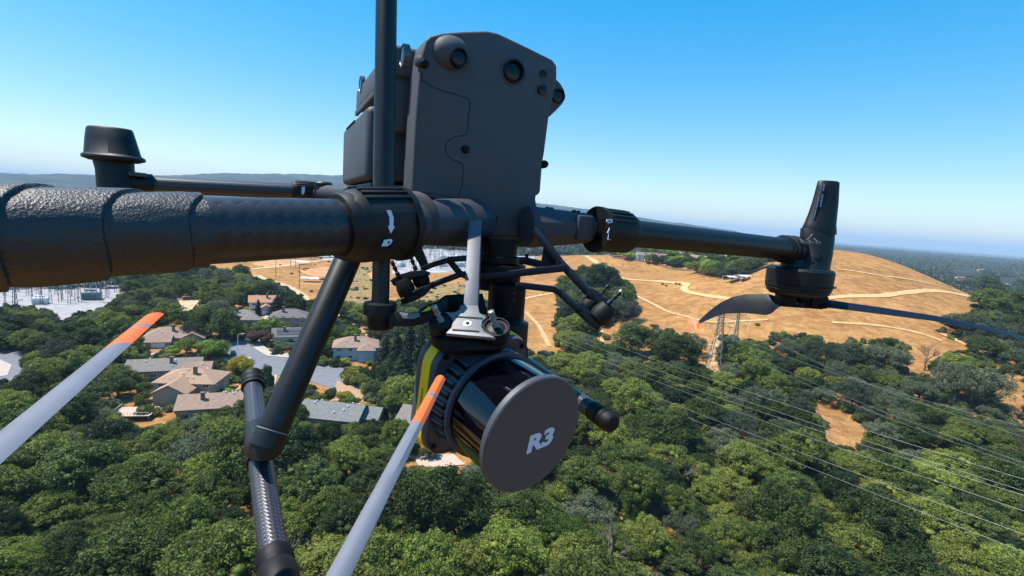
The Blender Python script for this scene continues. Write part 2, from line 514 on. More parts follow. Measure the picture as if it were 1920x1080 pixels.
M_scrub = mat('olive_scrub_ground', (0.20, 0.17, 0.07), 0.95, noise_amt=0.45, noise_scale=0.25, spec=0.1, col2=(0.38, 0.24, 0.10))
M_grav2 = mat('mottled_gravel', (0.30, 0.29, 0.30), 0.95, noise_amt=0.45, noise_scale=0.09, spec=0.1)
patch('scrub_slope', [(636, 520), (668, 494), (706, 496), (720, 540), (706, 600), (660, 606), (640, 566)], M_scrub, 0.16)
patch('scrub_slope', [(740, 548), (800, 536), (900, 528), (920, 560), (860, 572), (760, 566)], M_scrub, 0.16)
patch('bare_earth', [(470, 494), (520, 486), (566, 488), (560, 498), (500, 504)], M_reddirt, 0.16)
patch('bare_earth', [(560, 508), (610, 500), (650, 506), (640, 518), (590, 520)], M_reddirt, 0.16)
patch('bare_earth', [(690, 512), (724, 506), (730, 530), (700, 536)], M_reddirt, 0.2)
patch('bare_earth', [(586, 480), (650, 470), (690, 472), (680, 484), (610, 490)], M_grav2, 0.16)
ribbon('dirt_road', [(690, 640), (660, 610), (640, 594), (600, 580)], 6, M_reddirt, 0.3)
M_trail2 = mat('faint_trail', (0.50, 0.32, 0.15), 0.95, noise_amt=0.3, noise_scale=0.4, spec=0.1)
for pl_ in ([(1195, 556), (1250, 585), (1330, 606), (1440, 600)], [(1570, 505), (1650, 518), (1730, 530), (1800, 548)], [(985, 585), (1010, 610), (1030, 650)], [(1560, 605), (1660, 612), (1740, 628), (1765, 640)],
            [(1225, 655), (1300, 640), (1345, 650)], [(1110, 600), (1130, 625), (1128, 650)]):
    ribbon('footpath', pl_, 2.2, M_trail2, 0.28)
# air
def haze_box():
    mb = MB(); mb.box((0, 0, 180), (66000, 66000, 500))
    hb = build('haze', mb, None, smooth=False)
    m = bpy.data.materials.new('haze_air'); m.use_nodes = True
    n, l = m.node_tree.nodes, m.node_tree.links
    n.remove(n['Principled BSDF'])
    v = n.new('ShaderNodeVolumePrincipled'); v.inputs['Color'].default_value = (0.58, 0.78, 1.0, 1)
    v.inputs['Density'].default_value = 0.00009; v.inputs['Anisotropy'].default_value = 0.0
    l.new(v.outputs[0], n['Material Output'].inputs['Volume'])
    hb.data.materials.append(m); tag(hb, 'thin blue haze over the far country', 'haze', kind='stuff')
haze_box()
# ================================================================== TREES
rng = random.Random(11)
nrng = np.random.default_rng(5)
L_oak = leaf_mat('oak_leaves', (0.032, 0.054, 0.010), (0.225, 0.255, 0.046), 0.25)
L_dark = leaf_mat('dark_oak_leaves', (0.020, 0.040, 0.009), (0.115, 0.155, 0.034), 0.2)
L_grey = leaf_mat('grey_oak_leaves', (0.045, 0.060, 0.030), (0.150, 0.170, 0.090), 0.2)
L_lime = leaf_mat('lime_leaves', (0.10, 0.17, 0.02), (0.30, 0.38, 0.05), 0.3)
L_fresh = leaf_mat('fresh_leaves', (0.06, 0.10, 0.014), (0.27, 0.32, 0.055), 0.3)
L_yellow = leaf_mat('yellow_leaves', (0.17, 0.17, 0.015), (0.42, 0.34, 0.03), 0.3)
L_con = leaf_mat('conifer_leaves', (0.010, 0.024, 0.012), (0.040, 0.070, 0.030), 0.1)
L_far = leaf_mat('far_leaves', (0.020, 0.034, 0.018), (0.10, 0.125, 0.060), 0.0)
L_purple = leaf_mat('purple_leaves', (0.03, 0.012, 0.014), (0.09, 0.045, 0.035), 0.2)
M_bark = mat('bark', (0.13, 0.10, 0.075), 0.9, noise_amt=0.35, noise_scale=3, bump=0.4, bump_scale=14)
M_pale_bark = mat('pale_bark', (0.34, 0.29, 0.24), 0.9, noise_amt=0.3, noise_scale=3)

def leaf_mesh(name, lobes, n, size, core=0.72, m=None, flat=0.75, clumps=0):
    """crown of many leaf-sized faces scattered over the skins of its lobes"""
    lob = np.array([l[0] for l in lobes]); rad = np.array([l[1] for l in lobes])
    if clumps:
        k0 = nrng.choice(len(lobes), size=clumps, p=rad ** 2 / (rad ** 2).sum()); dd = nrng.normal(size=(clumps, 3)); dd[:, 2] += .3
        dd /= np.linalg.norm(dd, axis=1)[:, None]
        cp = lob[k0] + dd * (rad[k0] * (.78 + .3 * nrng.random(clumps)))[:, None] * np.array([1, 1, flat])
        inner = np.zeros(clumps, bool)
        for j in range(len(lobes)): inner |= np.linalg.norm((cp - lob[j]) / np.array([1, 1, flat]), axis=1) < rad[j] * .72
        cp = cp[~inner]; core_l = (lob, rad); lob = cp; rad = 5.0 * (.075 + .085 * nrng.random(len(cp))); lobes = list(range(len(cp)))
    w = rad ** 2; idx = nrng.choice(len(lobes), size=int(n * 1.9), p=w / w.sum())
    d = nrng.normal(size=(len(idx), 3)); d[:, 2] += 0.25
    d /= np.linalg.norm(d, axis=1)[:, None]
    k = 0.76 + 0.46 * nrng.random(len(idx)) ** 1.3
    pos = lob[idx] + d * (rad[idx] * k)[:, None] * np.array([1, 1, flat])
    keep = np.ones(len(idx), bool)
    for j in range(len(lobes) if not clumps else 0):
        q = (pos - lob[j]) / np.array([1, 1, flat])
        keep &= ~((np.linalg.norm(q, axis=1) < rad[j] * 0.76))
    pos, d = pos[keep][:n], d[keep][:n]
    N = len(pos)
    nrm = d + nrng.normal(size=(N, 3)) * 0.55
    nrm /= np.linalg.norm(nrm, axis=1)[:, None]
    a = np.cross(nrm, nrng.normal(size=(N, 3))); a /= np.linalg.norm(a, axis=1)[:, None]
    b = np.cross(nrm, a)
    s = size * (0.55 + 0.9 * nrng.random(N))[:, None]
    v = np.stack([pos - a * s, pos - b * s * 0.62, pos + a * s, pos + b * s * 0.62], axis=1).reshape(-1, 3)
    f = np.arange(4 * N).reshape(-1, 4)
    if clumps: lob, rad = core_l; lobes = list(range(len(lob)))
    if core:
        bm = bmesh.new(); bmesh.ops.create_icosphere(bm, subdivisions=1, radius=1)
        cv = np.array([x.co[:] for x in bm.verts]); cf = np.array([[x.index for x in y.verts] for y in bm.faces]); bm.free()
        vs = [v]; base = len(v); tris = []
        for j in range(len(lobes)):
            vs.append(lob[j] + cv * rad[j] * core * np.array([1, 1, flat])); tris.append(cf + base); base += len(cv)
        v = np.concatenate(vs); tr = np.concatenate(tris)
        tr4 = np.concatenate([tr, tr[:, :1]], axis=1)
    me = bpy.data.meshes.new(name)
    loops = f.ravel(); starts = np.arange(0, 4 * N, 4)
    if core:
        loops = np.concatenate([loops, tr.ravel()]); starts = np.concatenate([starts, 4 * N + np.arange(0, tr.size, 3)])
    me.vertices.add(len(v)); me.vertices.foreach_set('co', v.astype(np.float32).ravel())
    me.loops.add(len(loops)); me.loops.foreach_set('vertex_index', loops.astype(np.int32))
    me.polygons.add(len(starts)); me.polygons.foreach_set('loop_start', starts.astype(np.int32))
    me.update(calc_edges=True)
    if m: me.materials.append(m)
    return me

def crown_lobes(seed, rx, h0, h1, n=26, lr=(0.24, 0.40), top=0.85):
    r = random.Random(seed); out = []
    for i in range(n):
        a = r.random() * 6.283; t = math.sqrt(r.random())
        q = r.random()
        x, y = math.cos(a) * rx * 0.74 * t, math.sin(a) * rx * 0.74 * t
        ztop = h0 + (h1 - h0) * top * math.sqrt(max(0.0, 1 - (t * 0.86) ** 2))
        z = h0 + (ztop - h0) * (0.35 + 0.65 * q ** 0.5)
        out.append(((x, y, z), rx * r.uniform(*lr)))
    return out

def trunk_mesh(name, seed, h, rx, r0=0.34, limbs=6, m=None):
    r = random.Random(seed); mb = MB()
    lean = Vector((r.uniform(-.5, .5), r.uniform(-.5, .5), 0))
    fork = h * 0.28
    mb.tube([(0, 0, -1.0), (lean.x * .3, lean.y * .3, fork * .5), (lean.x * .6, lean.y * .6, fork)], [r0 * 1.25, r0, r0 * .8], 8)
    for i in range(limbs):
        a = 6.283 * (i + r.random() * .6) / limbs; rr = rx * r.uniform(.45, .8)
        e = Vector((math.cos(a) * rr, math.sin(a) * rr, h * r.uniform(.55, .85)))
        m1 = Vector((lean.x * .6, lean.y * .6, fork)).lerp(e, .5) + Vector((r.uniform(-.5, .5), r.uniform(-.5, .5), .5))
        mb.tube([(lean.x * .6, lean.y * .6, fork * .92), m1, e], [r0 * .55, r0 * .34, r0 * .1], 6)
        for k in range(2):
            e2 = m1 + Vector((r.uniform(-1, 1) * rx * .35, r.uniform(-1, 1) * rx * .35, h * .22))
            mb.tube([m1, (m1 + e2) / 2 + Vector((0, 0, .2)), e2], [r0 * .28, r0 * .18, r0 * .06], 5)
    me = bpy.data.meshes.new(name); me.from_pydata(mb.v, [], mb.f); me.shade_smooth()
    if m: me.materials.append(m)
    return me

# every prototype: crown radius 5, height 8; scaled when placed
PROTO = {}
def proto(kind, seed, crown, trunk):
    PROTO.setdefault(kind, []).append((crown, trunk))
for s in range(6):
    lob = crown_lobes(s, 5.2, 1.2, 8.3, n=[34, 40, 50, 38, 30, 44][s], lr=[(.20, .36), (.18, .32), (.15, .28), (.18, .36), (.24, .38), (.16, .30)][s])
    proto('oak', s, leaf_mesh('oak_crown', lob, 17000, 0.13, core=.44, m=L_oak, clumps=430), trunk_mesh('oak_trunk', s, 7.5, 4, m=M_bark))
for s in range(3):
    lob = crown_lobes(20 + s, 5.2, 0.9, 8.6, n=44, lr=(.17, .32))
    proto('dark', s, leaf_mesh('oak_crown', lob, 17000, 0.13, core=.44, m=L_dark, clumps=430), trunk_mesh('oak_trunk', 20 + s, 7.5, 4, m=M_bark))
for s in range(3):
    lob = crown_lobes(30 + s, 5.4, 1.6, 7.6, n=60, lr=(.10, .22))
    proto('grey', s, leaf_mesh('oak_crown', lob, 10000, 0.12, core=0, m=L_grey, clumps=260), trunk_mesh('oak_trunk', 30 + s, 7.2, 4.8, .36, 9, m=M_bark))
for s in range(2):
    lob = crown_lobes(40 + s, 5.2, 0.9, 8.4, n=36, lr=(.18, .34))
    proto('fresh', s, leaf_mesh('oak_crown', lob, 15000, 0.13, core=.44, m=L_fresh, clumps=400), trunk_mesh('oak_trunk', 40 + s, 7.5, 4, m=M_bark))
for s in range(3):
    lob = crown_lobes(50 + s, 5.0, 2.0, 7.6, n=20, lr=(.26, .42))
    for kk, LM in (('lime', L_lime), ('yellow', L_yellow), ('purple', L_purple)):
        if s == 0 or kk == 'lime':
            proto(kk, s, leaf_mesh('garden_crown', lob, 3600, 0.25, m=LM), trunk_mesh('garden_trunk', 50 + s, 7, 4, .22, m=M_bark))
for s in range(2):   # bushes
    lob = crown_lobes(60 + s, 5.0, 0.2, 5.5, n=16, lr=(.26, .44))
    for kk, LM in (('bush', L_oak), ('greybush', L_grey), ('yellowbush', L_yellow)):
        proto(kk, s, leaf_mesh('bush_crown', lob, 1500, 0.36, m=LM), trunk_mesh('bush_stem', 60 + s, 3, 3, .2, 4, m=M_bark))
for s in range(3):   # conifers: stacked whorls
    r = random.Random(80 + s); lob = []
    for i in range(46):
        t = i / 45; z = 1.6 + 14.0 * t; rr = 3.3 * (1 - t) ** 0.85 + 0.25
        a = i * 2.4 + r.random(); lob.append(((math.cos(a) * rr * .62, math.sin(a) * rr * .62, z), rr * .5 + .15))
    proto('conifer', s, leaf_mesh('conifer_crown', lob, 6000, 0.22, core=.6, m=L_con, flat=.6), trunk_mesh('conifer_trunk', 80 + s, 15, 1, .3, 3, m=M_bark))
for s in range(2):   # cypress columns
    r = random.Random(90 + s)
    lob = [((r.uniform(-.15, .15), r.uniform(-.15, .15), .8 + 9.2 * i / 15), 1.05 * (1 - (i / 15) ** 3) + .22) for i in range(16)]
    proto('cypress', s, leaf_mesh('cypress_crown', lob, 2500, 0.18, core=.8, m=L_con, flat=1), trunk_mesh('cypress_trunk', 90 + s, 3, .5, .16, 2, m=M_bark))
def bare_mesh(seed):
    r = random.Random(seed); mb = MB()
    def br(p, d, L, rad, lev):
        q = p + d * L; mid = p + d * L * .5 + Vector((r.uniform(-1, 1), r.uniform(-1, 1), r.uniform(-.3, .6))) * L * .1
        mb.tube([p, mid, q], [rad, rad * .8, rad * .6], 6 if lev < 2 else 4, caps=False)
        if lev < 5:
            for k in range(3 if lev < 3 else 2):
                nd = (d + Vector((r.uniform(-1, 1), r.uniform(-1, 1), r.uniform(-.35, .7))) * .8).normalized()
                br(q, nd, L * r.uniform(.62, .82), rad * .6, lev + 1)
    br(Vector((0, 0, -.5)), Vector((.05, 0, 1)).normalized(), 2.6, .34, 0)
    me = bpy.data.meshes.new('bare_limbs'); me.from_pydata(mb.v, [], mb.f); me.shade_smooth(); me.materials.append(M_bark)
    return me
BARE = bare_mesh(4)

KINDN = {'oak': ('oak_tree', 'oak tree'), 'dark': ('oak_tree', 'oak tree'), 'grey': ('oak_tree', 'oak tree'),
         'lime': ('garden_tree', 'tree'), 'fresh': ('oak_tree', 'oak tree'), 'yellow': ('garden_tree', 'tree'), 'purple': ('garden_tree', 'tree'),
         'bush': ('bush', 'bush'), 'greybush': ('bush', 'bush'), 'yellowbush': ('bush', 'bush'),
         'conifer': ('conifer_tree', 'conifer'), 'cypress': ('cypress_tree', 'cypress')}
PR = {'conifer': 3.3, 'cypress': 1.25}       # crown radius of the prototype
PHT = {'conifer': 16.0, 'cypress': 10.3, 'bush': 6.5, 'greybush': 6.5, 'yellowbush': 6.5}
def plant(kind, loc, rad, hgt=None, label=None, group=None, v=None):
    cm, tm = PROTO[kind][rng.randrange(len(PROTO[kind])) if v is None else v % len(PROTO[kind])]
    nm, cat = KINDN[kind]
    e = empty(nm, loc, rng.random() * 6.28)
    s = rad / PR.get(kind, 5.0); sz = (hgt / PHT.get(kind, 8.6)) if hgt else s
    e.scale = (s, s, sz)
    c = bpy.data.objects.new('crown', cm); COL.objects.link(c); c.parent = e
    t = bpy.data.objects.new('trunk', tm); COL.objects.link(t); t.parent = e
    tag(e, label, cat, group)
    return e
PLACED = []        # (x, y, radius) of every tree already standing
def plant_px(kind, px, py, hw, hp=None, label=None, group=None, v=None):
    """base at pixel (px, py), crown hw pixels to each side, hp pixels tall"""
    g = G(px, py); d = (g - CAM).dot(FD); rad = hw / 960 * d
    hh = (hp / 960 * d * 1.02) if hp else None
    PLACED.append((g.x, g.y, rad))
    return plant(kind, g, rad, hh, label, group, v)
# ------------------------------------------------------------------ single trees one can point to
T = plant_px
T('dark', 1183, 664, 43, 60, 'round dark green oak standing alone on the golden slope left of the lattice pylon')
T('oak', 1264, 686, 46, 64, 'bright green oak just left of the lattice pylon at the foot of the slope', v=1)
T('grey', 1286, 668, 38, 52, 'grey-green oak behind the bright oak, under the orange propeller tip')
T('dark', 1122, 552, 40, 58, 'large dark oak at the top of the tree belt in the golden field', v=1)
T('oak', 1168, 548, 17, 26, 'small round oak to the right of the large dark oak in the field', v=3)
T('grey', 1168, 602, 38, 50, 'sparse grey-green oak standing behind the right damper plate of the gimbal', v=0)
T('dark', 1362, 694, 26, 56, 'dark oak immediately right of the lattice pylon')
T('oak', 1400, 700, 40, 58, 'broad green oak second to the right of the lattice pylon', v=2)
T('grey', 1480, 676, 30, 48, 'grey-green oak with a humped crown at the edge of the golden hill', v=0)
T('grey', 1522, 680, 32, 50, 'grey-green oak right of the humped oak, at the edge of the golden hill', v=1)
T('grey', 1600, 690, 46, 52, 'wide sparse grey oak, left of two that touch below the golden hill', v=2)
T('grey', 1655, 694, 48, 56, 'wide sparse grey oak, right of two that touch below the golden hill', v=0)
T('grey', 1790, 760, 44, 96, 'tall domed grey-green oak right of the bare tree', v=1)
T('grey', 1845, 764, 44, 88, 'grey-green oak on the right shoulder of the tall domed oak', v=2)
T('grey', 1808, 632, 44, 56, 'open-branched oak partly behind the thin propeller blade on the right', v=1)
T('dark', 1852, 590, 34, 52, 'dense dark oak below the grey-roofed house at the right of the hill', v=2)
T('dark', 1896, 596, 34, 54, 'dense oak at the right end of the dark clump beyond the hill', v=0)
T('dark', 1850, 560, 26, 44, 'dark oak between the red-roofed house and the dense clump', v=1)
T('grey', 1880, 640, 44, 44, 'grey oak low on the right behind the thin propeller blade', v=0)
T('grey', 1905, 690, 34, 44, 'grey oak at the right edge of the picture below the thin propeller blade', v=2)
g = G(1732, 694)
e = empty('bare_tree', g, 0.4); dd = (g - CAM).dot(FD); k = 62 / 960 * dd / 9.2; e.scale = (k, k, k)
b = bpy.data.objects.new('limbs', BARE); COL.objects.link(b); b.parent = e
tag(e, 'leafless brown tree standing alone at the foot of the golden hill', 'bare tree'); PLACED.append((g.x, g.y, 3))
# garden and roadside trees
T('lime', 398, 672, 30, 40, 'bright lime green rounded tree beside the end of the cul-de-sac', v=0)
T('yellow', 452, 704, 22, 44, 'golden yellow tree just above the capped landing skid')
T('lime', 659, 646, 16, 38, 'small bright lime tree behind the grey-brown house', v=1)
T('yellowbush', 660, 712, 26, 26, 'flowering yellow shrub in front of the blue-walled house')
T('bush', 685, 716, 22, 30, 'green shrub right of the flowering yellow shrub')
T('lime', 512, 626, 26, 34, 'pale feathery tree beside the pale driveway', v=2)
T('purple', 492, 645, 24, 30, 'dark purple-leaved tree above the cul-de-sac kerb')
T('dark', 420, 640, 32, 66, 'tall dark oak at the upper end of the cul-de-sac', v=0)
T('oak', 388, 632, 28, 56, 'blue-green oak left of the tall dark oak above the cul-de-sac', v=4)
T('grey', 362, 640, 24, 46, 'grayish young oak behind the brown hip-roofed house', v=0)
T('oak', 350, 664, 22, 34, 'olive garden tree in front of the brown hip-roofed house', v=2)
T('lime', 324, 668, 14, 22, 'small yellow-green tree by the garage of the hip-roofed house', v=1)
T('conifer', 520, 596, 17, 46, 'dark green conical tree right of the orange-roofed house', v=0)
T('cypress', 452, 572, 5, 32, 'narrow cypress, leftmost of the row by the orange-roofed house', v=0)
T('cypress', 484, 600, 5, 40, 'narrow cypress directly in front of the orange-roofed house', v=1)
T('conifer', 464, 580, 9, 40, 'slim dark conifer between the leftmost cypress and the orange-roofed house', v=1)
for i, (x, y) in enumerate([(506, 566), (514, 566), (522, 567), (530, 568), (538, 570), (546, 571), (553, 573)]):
    T('cypress', x, y + 2, 6.5, 25, 'columnar cypress in the clipped row behind the orange-roofed house', 'cypress row along the dirt road', v=i)
T('oak', 398, 574, 28, 42, 'spreading oak beside the pale dirt yard', v=3)
T('grey', 424, 533, 24, 36, 'grey-green oak behind the flat-roofed barn', v=1)
T('dark', 450, 530, 20, 34, 'dark oak at the right of the grey oaks by the barn', v=1)
T('grey', 456, 545, 20, 30, 'pale grey oak between the barn and the dirt road', v=2)
T('bush', 478, 530, 9, 14, 'small round green tree at the start of the pale dirt road')
T('oak', 590, 592, 22, 34, 'green oak left of the landing strut beyond the grey roofs', v=0)
T('oak', 640, 600, 34, 42, 'green oak behind the landing strut above the blue-walled house', v=1)
T('oak', 676, 605, 30, 38, 'green oak left of the mast clamp', v=5)
# tall conifers right of the blue-walled house
for i, (x, y, w, h) in enumerate([(742, 706, 20, 92), (765, 700, 22, 96), (786, 706, 20, 98), (722, 690, 18, 66), (755, 735, 26, 84), (800, 720, 20, 90), (735, 760, 26, 66)]):
    T('conifer', x, y, w, h, ['tall conifer left in the dark grove beside the scanner', 'tallest conifer behind the dark grove beside the scanner',
      'dark conifer partly hidden by the left side of the scanner', 'small conifer at the left of the dark grove', 'broad conifer in front of the dark grove',
      'dark conifer mostly hidden behind the scanner', 'low conifer at the front of the dark grove'][i], v=i)
T('dark', 500, 745, 16, 62, 'dark narrow tree right of the capped landing skid', v=1)

# ------------------------------------------------------------------ where the picture shows open ground or roofs
CLEAR = [
 [(1075, 470), (1200, 490), (1370, 522), (1420, 480), (1450, 455), (1560, 452), (1640, 462), (1720, 485), (1800, 520), (1838, 560), (1812, 592), (1768, 595),
  (1762, 622), (1830, 655), (1870, 690), (1925, 730), (1925, 790), (1893, 770), (1888, 700), (1860, 660), (1800, 655), (1755, 675), (1745, 700), (1712, 702),
  (1700, 640), (1560, 636), (1540, 625), (1455, 625), (1440, 640), (1350, 630), (1345, 694), (1305, 690), (1302, 640), (1225, 606), (1225, 680), (1145, 640), (1120, 612),
  (1198, 590), (1190, 545), (1150, 500), (1090, 490)],
 [(960, 480), (1075, 470), (1090, 495), (1060, 512), (1043, 520), (1043, 555), (1040, 655), (1000, 665), (960, 640)],
 [(1100, 612), (1145, 640), (1150, 655), (1118, 640)], [(1195, 660), (1222, 668), (1222, 682), (1200, 680)],
 [(1528, 752), (1560, 746), (1630, 800), (1622, 832), (1570, 836), (1545, 800)], [(1702, 822), (1770, 845), (1768, 856), (1710, 850)],
 [(1860, 700), (1925, 700), (1925, 800), (1885, 775)],
 [(340, 480), (480, 470), (705, 460), (960, 470), (960, 560), (800, 565), (700, 560), (690, 640), (655, 600), (600, 575), (575, 566), (560, 550), (500, 522), (478, 520), (470, 512), (400, 495)],
 [(328, 560), (345, 548), (385, 556), (372, 574), (336, 584)],
 [(-150, 540), (230, 530), (222, 560), (190, 575), (112, 600), (85, 575), (-150, 575)],
 [(-50, 650), (48, 655), (48, 700), (-50, 725)],
 [(412, 640), (466, 634), (520, 664), (560, 672), (640, 690), (640, 735), (520, 712), (470, 700), (424, 668)],
 [(632, 712), (694, 738), (684, 752), (636, 748)],
 [(268, 610), (330, 600), (372, 612), (392, 640), (330, 655), (272, 660)],
 [(250, 680), (365, 655), (410, 690), (456, 722), (452, 768), (345, 780), (290, 740), (225, 786), (228, 760), (290, 730)],
 [(222, 735), (310, 735), (310, 788), (222, 795)],
 [(436, 568), (480, 570), (482, 610), (440, 602)], [(474, 552), (516, 552), (516, 600), (474, 600)],
 [(512, 580), (570, 580), (566, 640), (510, 636)], [(630, 630), (714, 630), (716, 690), (634, 690)],
 [(566, 744), (705, 744), (690, 798), (566, 798)], [(745, 758), (900, 760), (900, 880), (772, 876), (772, 820), (745, 800)],
]
def free_of(x, y, z, rad, hgt):
    for dz, k in ((0.95, 0.3), (0.6, 0.8), (0.3, 0.8)):
        for s in (-1, 0, 1):
            a, b_, d = proj((x, y, z + hgt * dz))
            q = a + s * k * rad / max(d, 1) * 960
            for c in CLEAR:
                if inside(q, b_, c): return False
    return True

# ------------------------------------------------------------------ the wood filling the valley
cands = []
grid = {}
def far_enough(x, y, r, f=0.60):
    gx, gy = int(x // 20), int(y // 20)
    for i in (-1, 0, 1):
        for j in (-1, 0, 1):
            for (a, b_, c) in grid.get((gx + i, gy + j), ()):
                if (a - x) ** 2 + (b_ - y) ** 2 < ((c + r) * f) ** 2: return False
    return True
def remember(x, y, r): grid.setdefault((int(x // 20), int(y // 20)), []).append((x, y, r))
for t in PLACED: remember(*t)
for k in range(60000):
    d = 28 + 640 * rng.random() ** 0.62; a = R(rng.uniform(-54, 54))
    x, y = d * math.sin(a), d * math.cos(a)
    sz = rng.random()
    near = max(0.0, min(1.0, (170 - d) / 90))
    rad = 3.6 + (4.0 + 2.0 * near) * sz ** 1.3 + 1.0 * near
    if not far_enough(x, y, rad): continue
    z = terr(x, y); hgt = rad * rng.uniform(1.1, 1.85)
    if d > 480 and z > 8: continue
    px, py, dd = proj((x, y, z + hgt * .6))
    if px < -260 or px > 2180 or py > 1500: continue
    if not free_of(x, y, z, rad, hgt): continue
    remember(x, y, rad)
    cands.append((rad / dd, x, y, z, rad, hgt, px, py, dd))
cands.sort(key=lambda c: -c[0])
def in_frame(c): return -40 < c[6] < 1960 and c[7] < 1160
ind = [c for c in cands if in_frame(c)][:255]
ids = set(id(c) for c in ind)
rest = [c for c in cands if id(c) not in ids]
print('wood trees', len(cands), 'individual', len(ind), 'stuff', len(rest))
for c in ind:
    px, py = c[6], c[7]
    r = rng.random()
    if px > 1350 and py < 820: kind = 'grey' if r < .55 else 'oak'
    elif py < 640: kind = 'grey' if r < .3 else ('dark' if r < .55 else 'oak')
    else: kind = 'oak' if r < .70 else ('dark' if r < .88 else 'grey')
    if py > 760 and r > .92: kind = 'fresh'
    if kind == 'fresh':
        plant(kind, (c[1], c[2], c[3]), c[4], c[5], 'light green young tree among the dark oaks of the valley wood', 'light trees in the valley wood')
    elif kind == 'oak':
        plant(kind, (c[1], c[2], c[3]), c[4], c[5], 'rounded green oak crowded among others in the valley wood', 'green oaks of the valley wood')
    elif kind == 'dark':
        plant(kind, (c[1], c[2], c[3]), c[4], c[5], 'deep green oak crowded among others in the valley wood', 'dark oaks of the valley wood')
    else:
        plant(kind, (c[1], c[2], c[3]), c[4], c[5], 'thin grey-green oak with open crown at the edge of the valley wood', 'grey oaks of the valley wood')

bare = [c for c in ind if 700 < c[7] < 1050][::19][:8]
for c in bare:
    e = empty('bare_tree', (c[1] + c[4] * .9, c[2], c[3] + c[5] * .25), rng.random() * 6); k = c[5] / 8.6; e.scale = (k, k, k * 1.05)
    b = bpy.data.objects.new('limbs', BARE); COL.objects.link(b); b.parent = e
    tag(e, 'dead leafless tree poking up between green oaks of the wood', 'bare tree', 'dead trees in the valley wood')

# the rest of the wood: one object, its trees scattered on points
def scatter(name, pts, protos, label, cat):
    """pts: (x, y, z, radius scale, height scale, rotation, index)"""
    coll = bpy.data.collections.new(name + '_kinds')
    for i, (cm, tm) in enumerate(protos):
        o = bpy.data.objects.new('%s_kind_%02d' % (name, i), cm); coll.objects.link(o)
    me = bpy.data.meshes.new(name); me.from_pydata([p[:3] for p in pts], [], [])
    for nm, idx in (('sc', 3), ('sh', 4), ('ro', 5)):
        at = me.attributes.new(nm, 'FLOAT', 'POINT'); at.data.foreach_set('value', [float(p[idx]) for p in pts])
    at = me.attributes.new('ki', 'INT', 'POINT'); at.data.foreach_set('value', [int(p[6]) for p in pts])
    o = bpy.data.objects.new(name, me); COL.objects.link(o)
    ng = bpy.data.node_groups.new(name, 'GeometryNodeTree')
    ng.interface.new_socket('Geometry', in_out='INPUT', socket_type='NodeSocketGeometry')
    ng.interface.new_socket('Geometry', in_out='OUTPUT', socket_type='NodeSocketGeometry')
    n, l = ng.nodes, ng.links
    gi, go = n.new('NodeGroupInput'), n.new('NodeGroupOutput')
    ip = n.new('GeometryNodeInstanceOnPoints'); ci = n.new('GeometryNodeCollectionInfo')
    ci.inputs['Collection'].default_value = coll; ci.inputs['Separate Children'].default_value = True; ci.inputs['Reset Children'].default_value = True
    def attr(nm, t):
        a = n.new('GeometryNodeInputNamedAttribute'); a.data_type = t; a.inputs['Name'].default_value = nm
        return [s for s in a.outputs if s.enabled][0]
    sc, sh, ro, ki = attr('sc', 'FLOAT'), attr('sh', 'FLOAT'), attr('ro', 'FLOAT'), attr('ki', 'INT')
    cx = n.new('ShaderNodeCombineXYZ'); l.new(sc, cx.inputs[0]); l.new(sc, cx.inputs[1]); l.new(sh, cx.inputs[2])
    cr = n.new('ShaderNodeCombineXYZ'); l.new(ro, cr.inputs[2])
    l.new(gi.outputs[0], ip.inputs['Points']); l.new(ci.outputs[0], ip.inputs['Instance'])
    ip.inputs['Pick Instance'].default_value = True
    l.new(ki, ip.inputs['Instance Index']); l.new(cx.outputs[0], ip.inputs['Scale']); l.new(cr.outputs[0], ip.inputs['Rotation'])
    l.new(ip.outputs[0], go.inputs[0])
    md = o.modifiers.new('scatter', 'NODES'); md.node_group = ng
    tag(o, label, cat, kind='stuff')
    return o
pr = PROTO['oak'] + PROTO['dark'] + PROTO['grey']
pts = []
for c in rest:
    r = rng.random(); px, py = c[6], c[7]
    g_ = .5 if (px > 1350 and py < 820) else .25
    i = rng.randrange(9, 12) if r < g_ else (rng.randrange(6, 9) if r < g_ + .2 else rng.randrange(0, 6))
    pts.append((c[1], c[2], c[3], c[4] / 5, c[5] / 8.6, rng.random() * 6.28, i))
for k in range(2600):      # the wood goes on behind and beside the camera
    d = 25 + 420 * rng.random() ** .6; a = R(rng.uniform(54, 306)); x, y = d * math.sin(a), d * math.cos(a); rad = rng.uniform(4.2, 8)
    if not far_enough(x, y, rad): continue
    remember(x, y, rad); pts.append((x, y, terr(x, y), rad / 5, rad * 1.45 / 8.6, rng.random() * 6.28, rng.randrange(12)))
scatter('woodland', pts, pr, 'continuous oak wood behind the nearer trees, filling the valley', 'wood')

